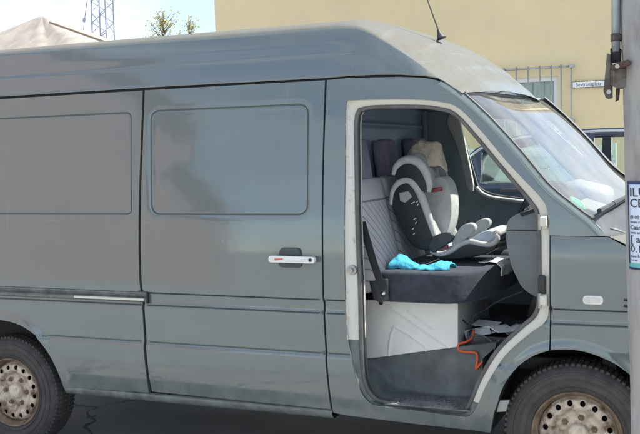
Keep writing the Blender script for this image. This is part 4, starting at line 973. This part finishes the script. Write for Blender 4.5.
cable('orange_cable', [(474, 330, .40), (472, 338, .36), (466, 342, .33), (459, 344, .31), (459, 350, .30), (466, 352, .29), (476, 353, .285), (477.5, 360, .275), (476, 369, .27), (480.5, 364, .272), (486, 358, .285)], .0065, 'orange_cable', 'orange cable hanging down from the cab floor over the step')
cable('black_cable', [(463, 320, .40), (470, 325, .38), (475, 315, .38), (485, 310, .42), (495, 303, .45), (508, 297, .45), (524, 291, .42)], .0045, 'rubber', 'thin black cable looping up towards the dashboard')
cable('grey_cable', [(474, 334, .38), (486, 337, .36), (494, 343, .33), (500, 340, .33)], .004, 'grey_rubber', 'thin grey cable lying on the cab floor below the tray')

# ------------------------------------------------------------------ yellow building
WY = 14.0
bx0 = float(at(215, 20, WY)[0]); bx1 = float(at(646, 60, WY)[0]); bld = thing('yellow_building', 'plain pale yellow plastered building behind the van', 'building', ((bx0+bx1)/2, WY+3, .3))
def hole_px(pts): return xzy(pts, WY)
wx0, wx1 = float(at(484, 100, WY)[0]), float(at(558.5, 100, WY)[0]); wz1, wz0 = float(at(530, 77.5, WY)[2]), float(at(530, 168, WY)[2])
w2x0, w2x1 = float(at(458, 100, WY)[0]), float(at(474, 100, WY)[0])
panel('wall', [(bx0, -.2), (bx1, -.2), (bx1, 5.7), (bx0, 5.7)], [[(wx0, wz0), (wx1, wz0), (wx1, wz1), (wx0, wz1)]], lambda x, z: np.full_like(x, WY), 'yellow_plaster', bld, .6, (), flange=.22)
mb = MB(); mb.box((bx0+.01, WY+.24, -.2), (bx1-.01, WY+8, 5.65)); mb.build('building_core', 'yellow_plaster', bld)
mb = MB(); mb.box((bx0-.12, WY-.2, 5.704), (bx1+.12, WY+8.2, 5.85)); mb.build('eaves', 'window_white', bld)
wf = MB(); fwid = .085; wf.box((wx1-fwid, WY+.06, wz0), (wx1, WY+.14, wz1)); wf.box((wx0, WY+.06, wz0), (wx0+fwid, WY+.14, wz1)); wf.box((wx0+fwid, WY+.06, wz1-fwid), (wx1-fwid, WY+.14, wz1)); wf.box((wx0+fwid, WY+.06, wz0), (wx1-fwid, WY+.14, wz0+fwid))
win = wf.build('window', 'window_white', bld)
mb = MB(); mb.box((wx0+fwid, WY+.095, wz0+fwid), (wx1-fwid, WY+.10, wz1-fwid)); mb.build('pane', 'window_glass', win)
mb = MB(); nC = 60; mb.grid([[(wx0+.12+(wx1-wx0-.2)*i/nC, WY+.15+.02*math.sin(i*1.1)+.012*math.sin(i*2.7), z) for i in range(nC+1)] for z in (wz0, (wz0+wz1)/2, wz1)]); mb.build('curtain', 'curtain', win, smooth=True)
mb = MB(); mb.box((wx0-.06, WY-.06, wz0-.06), (wx1+.06, WY+.1, wz0-.004)); mb.build('window_sill', 'window_white', bld)
gr = bpy.data.objects.new('window_grille', None); COL.objects.link(gr); gr.parent = bld; gr.location = -bld.location
zt, zb = float(at(530, 68.5, WY-.12)[2]), float(at(571, 120.5, WY-.12)[2]); GY = WY-.14
def gbar(a, b, r, nm='bar'):
    mb = MB(); mb.tube([a, b], r, 8); mb.build(nm, 'galvanised', gr, smooth=True, loc=(0, 0, 0))
for px in (481, 493, 504.5, 516.5, 528.3, 540, 551.5, 561.3, 571.3):
    x = float(at(px, 90, GY)[0]); gbar((x, GY, .6), (x, GY, zt+.035+.01*random.random()), .014)
gx0, gx1 = float(at(478, 90, GY)[0]), float(at(575, 90, GY)[0])
for z in (zt, zb): gbar((gx0, GY+.03, z), (gx1, GY+.03, z), .020, 'rail')
for z in (zt, zb):
    x = float(at(571.3, 90, GY)[0]); rbox('clamp', (x+.01, GY+.01, z), (.075, .09, .075), .015, 'galvanised', gr); gbar((x, GY+.02, z), (x, WY+.02, z), .016, 'wall_stud')
for o in gr.children:
    if o.name.startswith('clamp'): o.location = (0, 0, 0)
# drainpipe shadow strip: thin downpipe at the right of the sign is hidden by the pole bracket
# street name sign on the wall
s0, s1 = at(572.2, 84.8, WY-.04), at(613, 83, WY-.04); sz = .116; sg = thing('street_sign', 'white street name sign with black lettering on the yellow wall', 'sign', (s0[0]+.3, WY-.04, s0[2]-sz/2))
zc_ = float(at(590, 84.2, WY-.04)[2]); sx1 = float(s1[0])
mb = MB(); mb.box((s0[0], WY-.045, zc_-sz/2), (sx1, WY-.02, zc_+sz/2)); mb.build('sign_plate', 'sign_black', sg)
mb = MB(); mb.box((s0[0]+.008, WY-.048, zc_-sz/2+.007), (sx1-.008, WY-.0455, zc_+sz/2-.007)); mb.build('sign_face', 'sign_white', sg)
text_mesh('sign_text', 'Sevtransplatz', .10, 'sign_black', sg, Matrix.Translation((s0[0]+.07, WY-.0495, zc_-.032)) @ FACE, .0008, .86)

# ------------------------------------------------------------------ pale boarded fence behind the parked car
FY = 10.5; fen = thing('board_fence', 'pale green fence of horizontal boards seen through the car windows', 'fence', (0, FY, .3))
for k in range(8): mb = MB(); mb.box((-6.0, FY+.004*(k % 2), .32+.17*k), (-.9, FY+.03, .32+.17*k+.155)); mb.build('board', 'fence_green', fen)
for k in range(6): mb = MB(); mb.box((-5.95+1.0*k, FY+.034, .3), (-5.87+1.0*k, FY+.10, 1.70)); mb.build('post', 'fence_green', fen)

# ------------------------------------------------------------------ blue car parked behind the van
CY0, CY1 = 4.6, 6.3
car = thing('parked_car', 'dark blue hatchback car parked behind the van by the yellow wall', 'car', (1.6, (CY0+CY1)/2, .3))
def cp(px, py): q = at(px, py, CY0); return (float(q[0]), float(q[2]))
rx_ = cp(463, 160)[0]
roofl = [cp(462, 172), cp(465, 158), cp(474, 149.5), cp(488, 143), cp(520, 136), cp(560, 131.5), cp(600, 129.5)]
xe = roofl[-1][0]
belt = 1.30
prof_top = roofl+[(xe+.5, roofl[-1][1]-.01), (xe+.95, roofl[-1][1]-.07), (xe+1.25, roofl[-1][1]-.18), (xe+1.85, belt+.02)]
low = [(rx_-.22, .62), (rx_-.22, 1.05), (rx_-.12, belt+.02)]+[(xe+1.85, belt+.02), (xe+2.4, belt-.06), (xe+2.72, 1.05), (xe+2.8, .75), (xe+2.76, .52), (rx_-.18, .52)]
mb = MB(); mb.prism(low, CY0, CY1); body = mb.build('body', 'car_blue', car, bevel=.07, seg=4)
gh = [(rx_-.10, belt)]+prof_top
def ghy(z): return CY0+.03+.16*max(0, (z-belt))/.55
n = len(gh); V = [(p[0], ghy(p[1]), p[1]) for p in gh]+[(p[0], CY0+CY1-ghy(p[1]), p[1]) for p in gh]
mb = MB(); mb.add(V, [(i, i+n, i+1+n, i+1) for i in range(n-1)]); mb.build('roof', 'car_blue', car, smooth=True, angle=R(30), solid=.03)
for side in (0, 1):
    def sy(z, o): return ghy(z)+o if side == 0 else CY0+CY1-ghy(z)-o
    ztop = lambda x: float(np.interp(x, [p[0] for p in gh], [p[1] for p in gh]))
    # pillars and roof rail of the side frame, then glass
    segs = [(rx_+.02, rx_+.16), (rx_+1.12, rx_+1.20), (xe+.42, xe+.52)]
    for (a, b) in (segs if side == 0 else segs[1:]):
        mb = MB(); mb.add([(a-.04, sy(belt, 0), belt), (b, sy(belt, 0), belt), (b, sy(ztop(b)-.01, 0), ztop(b)-.01), (a, sy(ztop(a)-.01, 0), ztop(a)-.01)], [(0, 1, 2, 3)]); mb.build('window_pillar', 'car_blue', car, solid=.03)
    fr = np.linspace(rx_+.04, xe+1.7, 30); mb = MB(); mb.grid([[(x, sy(ztop(x)-d, -.004), ztop(x)-d) for x in fr] for d in (.0, .03, .055)]); mb.build('roof_frame', 'car_blue', car, smooth=True, solid=.012)
    mb = MB(); mb.tube([(x, sy(ztop(x), -.012), ztop(x)-.012) for x in fr], .014, 6); mb.build('roof_rail', 'chrome', car, smooth=True)
    for (a, b) in ((rx_+.14, rx_+1.13), (rx_+1.19, xe+.43), (xe+.51, xe+1.6)):
        xs_ = np.linspace(a, b, 10); mb = MB(); mb.grid([[(x, sy(belt+.01, .008), belt+.01) for x in xs_], [(x, sy(max(belt+.02, ztop(x)-.05), .008), max(belt+.02, ztop(x)-.05)) for x in xs_]]); mb.build('side_window', 'window_glass', car, smooth=True)
mb = MB(); mb.add([(rx_-.07, ghy(belt)+.03, belt+.02), (rx_-.07, CY0+CY1-ghy(belt)-.03, belt+.02), (rx_+.02, CY0+CY1-.2, roofl[1][1]), (rx_+.02, CY0+.2, roofl[1][1])], [(0, 1, 2, 3)]); mb.build('rear_window', 'window_glass', car)
mb = MB(); xw = prof_top[-1][0]; mb.box((rx_-.05, CY0+.1, belt-.1), (xw-.3, CY1-.1, belt-.02)); mb.build('cabin_floor', 'lining', car)
q = cp(511, 190.5); rbox('door_handle', (q[0], CY0-.015, q[1]), (.20, .03, .035), .012, 'black_plastic', car)
q = cp(608, 168); rbox('door_mirror', (q[0], CY0-.09, q[1]), (.14, .16, .12), .04, 'chrome', car)
for x in (rx_+.55, xe+2.1):
    for yy in (CY0+.02, CY1-.22):
        mb = MB(); mb.lathe([(0, .02), (.19, .0), (.2, -.01), (.28, -.01), (.31, .03), (.31, .17), (.28, .2), (0, .2)], (x, yy, .61), seg=32); mb.build('wheel', 'tyre_rubber', car, smooth=True, angle=R(30))
for yy in (CY0+.1, CY1-.4): rbox('headlight', (xe+2.68, yy+.15, 1.0), (.2, .3, .14), .04, 'lamp_clear', car)

# ------------------------------------------------------------------ concrete pole with notice, bracket and conduit
PY = -.70; PRr = .115
pt, pb = at(622, 0, PY), at(632, 434, PY)
dx_ = (pb[0]-pt[0])/(pb[2]-pt[2])
def pole_x(z): return pt[0]+dx_*(z-pt[2])+PRr-.004
mb = MB(); P = []
for i in range(150):
    z = -.12+3.2*i/149; r_ = []
    for k in range(72):
        t = 2*math.pi*k/72; nv = mnoise.noise(Vector((math.cos(t)*2.2, math.sin(t)*2.2, z*2.0)))*.006+mnoise.noise(Vector((math.cos(t)*7, math.sin(t)*7, z*8)))*.0028
        cr = abs(mnoise.noise(Vector((math.cos(t)*3.1+5, math.sin(t)*3.1, z*1.1)))); nv -= .008*max(0, 1-cr/.035)
        r_.append((pole_x(z)+(PRr+nv)*math.cos(t), PY+(PRr+nv)*math.sin(t), z))
    P.append(r_)
mb.grid(P, wrap=True); mb.add(P[-1], [tuple(range(72))]); pole = mb.build('concrete_pole', 'pole_concrete', smooth=True); recenter(pole); tag(pole, 'weathered cracked concrete pole at the right edge in front of the van', 'pole')
nt_ = thing('notice_sign', 'pale blue notice with dark frame and black lettering wrapped round the pole', 'sign', (pole_x(1.3), PY-.1, 1.2))
zt_, zb_ = float(at(629, 181, PY-.05)[2]), float(at(632, 268, PY-.05)[2]); RN = PRr+.006; th0 = math.pi+R(34)
def wrap(u, z, o=0.): t = th0+u/RN; return (pole_x(z)+(RN+o)*math.cos(t), PY+(RN+o)*math.sin(t), z)
def nsheet(name, u0, u1, z0, z1, o, m):
    mb = MB(); mb.grid([[wrap(u0+(u1-u0)*i/16, z0+(z1-z0)*j/10, o) for i in range(17)] for j in range(11)]); return mb.build(name, m, nt_, smooth=True, solid=.0015)
nsheet('notice_frame', 0, .20, zb_, zt_, 0, 'sign_blue'); nsheet('notice_face', .013, .187, zb_+.012, zt_-.011, .003, 'notice_face'); nsheet('notice_footer', .006, .194, zb_+.008, zb_+.022, .0045, 'notice_green')
H_ = zt_-zb_
def ntext(body, size, u0, z):
    c = bpy.data.curves.new('letters', 'FONT'); c.body = body; c.size = size; c.extrude = .0004; c.resolution_u = 2
    t = bpy.data.objects.new('tmp', c); COL.objects.link(t); bpy.context.view_layer.update()
    me = bpy.data.meshes.new_from_object(t.evaluated_get(bpy.context.evaluated_depsgraph_get())); bpy.data.objects.remove(t); bpy.data.curves.remove(c)
    for v in me.vertices: p = wrap(u0+v.co.x*1.15, z+v.co.y, .0055+v.co.z); v.co = p
    me.materials.clear(); me.materials.append(MATS['sign_black']); link('lettering', me, nt_)
for body, size, fz in (('ILUX', .044, .17), ('CEIV', .042, .29), ('(B 00 0', .016, .42), ('-ioue ra', .013, .47), ('Caar 00', .020, .54), ('-unn ae', .012, .59), ('[ a', .036, .69), ('0.12E', .036, .80), ('ooo li', .014, .86), ('n u en', .010, .90)):
    ntext(body, size, .018, zt_-H_*fz)
brk = thing('pole_bracket', 'rusty metal bracket clamped to the concrete pole', 'bracket', (.2, PY-.02, 1.8))
def bpx(name, pts, y0, y1, m, r=.004): poly = xzy(pts, (y0+y1)/2); mb = MB(); mb.prism(poly, y0, y1); return mb.build(name, m, brk, bevel=r, seg=2)
bpx('back_plate', [(608, 54), (611.5, 55), (612, 98), (607, 99), (604.5, 92), (606, 76)], PY-.05, PY+.02, 'rust_metal')
bpx('clamp_block', [(611, 49), (621, 48.5), (621, 62), (611.5, 63)], PY-.03, PY+.03, 'gap_black')
bpx('strap', [(612, 66.5), (630, 60.5), (632, 65), (613, 71)], PY-.125, PY-.02, 'rust_red')
bpx('clamp_body', [(612, 71), (631, 68), (631, 86), (620, 89), (612, 86)], PY-.06, PY+.0, 'rust_metal')
bpx('hook', [(616, 88), (620, 89), (619, 100), (615.5, 102), (616, 95)], PY-.02, PY+.0, 'rust_red', .003)
for px, py in ((617.5, 66.5), (609, 92)):
    q = at(px, py, PY-.13); mb = MB(); mb.lathe([(0, -.01), (.008, -.009), (.009, 0)], tuple(q), seg=6); mb.build('bolt', 'dull_steel', brk)
q0, q1 = at(616, 52, PY-.02), at(616, 0, PY-.02); d_ = (np.array(q1)-np.array(q0))
mb = MB(); mb.tube([tuple(q0), tuple(np.array(q0)+d_*3.5)], .0155, 14); cdt = mb.build('conduit_pipe', 'pipe_grey', smooth=True); tag(recenter(cdt), 'grey metal conduit pipe running up the pole above the rusty bracket', 'pipe')
mb = MB(); mb.tube([tuple(np.array(q0)+d_*.2), tuple(np.array(q0)+d_*.34)], .019, 12); cc_ = mb.build('pipe_sleeve', 'rust_metal', cdt, smooth=True)

# ------------------------------------------------------------------ far background: sheeted roof, crane mast, tree
TY = 34.
tp = thing('sheeted_roof', 'pointed roof wrapped in beige tarpaulin far behind the van', 'roof', (float(at(30, 40, TY)[0]), TY+4, 3))
ap = at(30, 14.5, TY+3); e0 = at(-58, 78, TY+4); e1 = at(160, 66, TY+4); ez = min(e0[2], e1[2])
mb = MB(); P = []; n = 64
ring = []
for k in range(n):
    t = 2*math.pi*k/n; c_, s_ = math.cos(t), math.sin(t); mx_ = max(abs(c_), abs(s_)); ring.append((c_/mx_, s_/mx_))
hw_ = (e1[0]-e0[0])/2; cx_ = (e0[0]+e1[0])/2
for i in range(22):
    u = i/21; r_ = []
    for k, (a, b) in enumerate(ring):
        f = .02+.98*u; zz = ap[2]+(ez-ap[2])*u+.10*math.sin(k*2.1)*u*(1-u)+.28*mnoise.noise(Vector((a*11, b*11, u*.6)))*min(1, u*4)
        r_.append((ap[0]*(1-u)+cx_*u+a*hw_*f, TY+4+b*4.0*f, zz))
    P.append(r_)
mb.grid(P, wrap=True); mb.grid([P[-1], [(p[0], p[1], 0) for p in P[-1]]], wrap=True); mb.build('tarpaulin', 'tarp', tp, smooth=True)
mb = MB(); b1 = at(50, 22.5, TY+.3); b2 = at(108, 43, TY-.6); mb.bar(tuple(b1), tuple(b2), .10); mb.build('edge_beam', 'tarp_edge', tp)
CYR = 40.; crn = thing('crane_mast', 'slender steel lattice crane mast rising behind the roof', 'crane', (float(at(98, 40, CYR)[0]), CYR, 0))
xl, xr_ = float(at(92, 20, CYR)[0]), float(at(106, 20, CYR)[0]); wd = xr_-xl; zt0 = float(at(98, -60, CYR)[2])
corn = [(xl, CYR), (xr_, CYR), (xr_, CYR+wd*.8), (xl, CYR+wd*.8)]
for x, y in corn: mb = MB(); mb.bar((x, y, 0), (x, y, zt0), .07); mb.build('chord', 'crane_steel', crn)
mb = MB(); z = 0; st = wd*.62; k = 0
while z < zt0-st:
    for i in range(4):
        a, b = corn[i], corn[(i+1) % 4]
        if k % 2: a, b = b, a
        mb.bar((*a, z), (*b, z+st), .035)
    z += st; k += 1
lt = mb.build('lattice_bracing', 'crane_steel', crn); lt['kind'] = 'stuff'
mb = MB(); a, b, c_ = at(82.5, 44, CYR), at(84, 24, CYR), at(88, -6, CYR); mb.tube([tuple(a), tuple(b), tuple(c_)], .025, 5); mb.build('hoist_cable', 'crane_steel', crn)
mb = MB(); mb.tube([tuple(at(84, 22, CYR)), tuple(at(84.4, 18, CYR))], .08, 6); mb.build('hoist_weight', 'crane_steel', crn)
def small_tree(px, py, y, hgt, spread, seed, label, nb=26):
    rnd = random.Random(seed); topp = at(px, py, y); root = thing('young_tree', label, 'tree', (float(topp[0]), y, .3))
    x0 = float(topp[0]); zt_ = float(topp[2]); mb = MB(); lv = MB()
    mb.tube([(x0, y, 0), (x0+.05, y, zt_*.4), (x0-.05, y, zt_*.75), (x0, y, zt_)], [.14, .1, .06, .02], 8)
    for b_ in range(nb):
        t = rnd.uniform(.0, 1); zb = zt_-hgt*(1-t); L = spread*(1-.65*t)*rnd.uniform(.5, 1.1); a = rnd.uniform(0, 6.28); s_ = Vector((x0, y, zb-.35)); e_ = s_+Vector((math.cos(a)*L, math.sin(a)*L*.7, rnd.uniform(.25, .8)*L+.25))
        mb.tube([tuple(s_), tuple((s_+e_)/2+Vector((0, 0, .04))), tuple(e_)], [.016, .010, .004], 5)
        for k in range(20):
            u = rnd.uniform(.25, 1.08); p = s_+(e_-s_)*u+Vector((rnd.gauss(0, .09), rnd.gauss(0, .09), rnd.gauss(0, .1))); n_ = Vector((rnd.gauss(0, 1), rnd.gauss(0, 1), rnd.gauss(0, 1))).normalized(); t1 = n_.orthogonal().normalized(); t2 = n_.cross(t1); sz_ = rnd.uniform(.03, .06)
            lv.add([p-t1*sz_, p+t2*sz_*.5, p+t1*sz_, p-t2*sz_*.5], [(0, 1, 2, 3)])
    mb.build('trunk', 'bark', root, smooth=True); cr = lv.build('crown', 'leaf', root); cr['kind'] = 'stuff'
small_tree(163, 12, 26, 1.3, 1.05, 5, 'sparse young yellow green tree showing above the van roof', 34)
small_tree(189, 15, 27, .8, .4, 9, 'thin leafy tree top showing next to the yellow building', 9)

# ------------------------------------------------------------------ houses across the yard, seen as reflections in the paint and the windscreen
hs_ = thing('gabled_house', 'tall mauve brown gabled house with a lower annex across the yard', 'house', (-14, -15, 0))
def slab(name, poly, m, run=7., y=-12.):
    """wall block whose flanks run back along the house's long axis"""
    n = len(poly); dx, dy = -.50*run, -.866*run
    V = [(p[0], y, p[1]) for p in poly]+[(p[0]+dx, y+dy, p[1]) for p in poly]
    mb = MB(); mb.add(V, [tuple(range(n)), tuple(range(2*n-1, n-1, -1))]+[(i, i+n, (i+1) % n+n, (i+1) % n) for i in range(n)]); return mb.build(name, m, hs_)
slab('wall', [(-24, -.4), (-9.65, -.4), (-9.6, 6.1), (-12.55, 9.3), (-15.6, 12.6), (-24, 12.6)], 'brown_render')
slab('annex', [(-9.64, -.4), (-8.35, -.4), (-8.25, 2.8), (-9.64, 4.9)], 'brown_render')
slab('roof_slope', [(-9.50, 6.02), (-12.55, 9.36), (-15.6, 12.66), (-24, 12.66), (-24, 12.8), (-15.5, 12.8), (-12.45, 9.5), (-9.36, 6.1)], 'roof_tile', 7.4, -11.8)
slab('annex_roof', [(-8.10, 2.66), (-9.7, 5.0), (-9.6, 5.08), (-7.98, 2.72)], 'roof_tile', 7.2, -11.8)
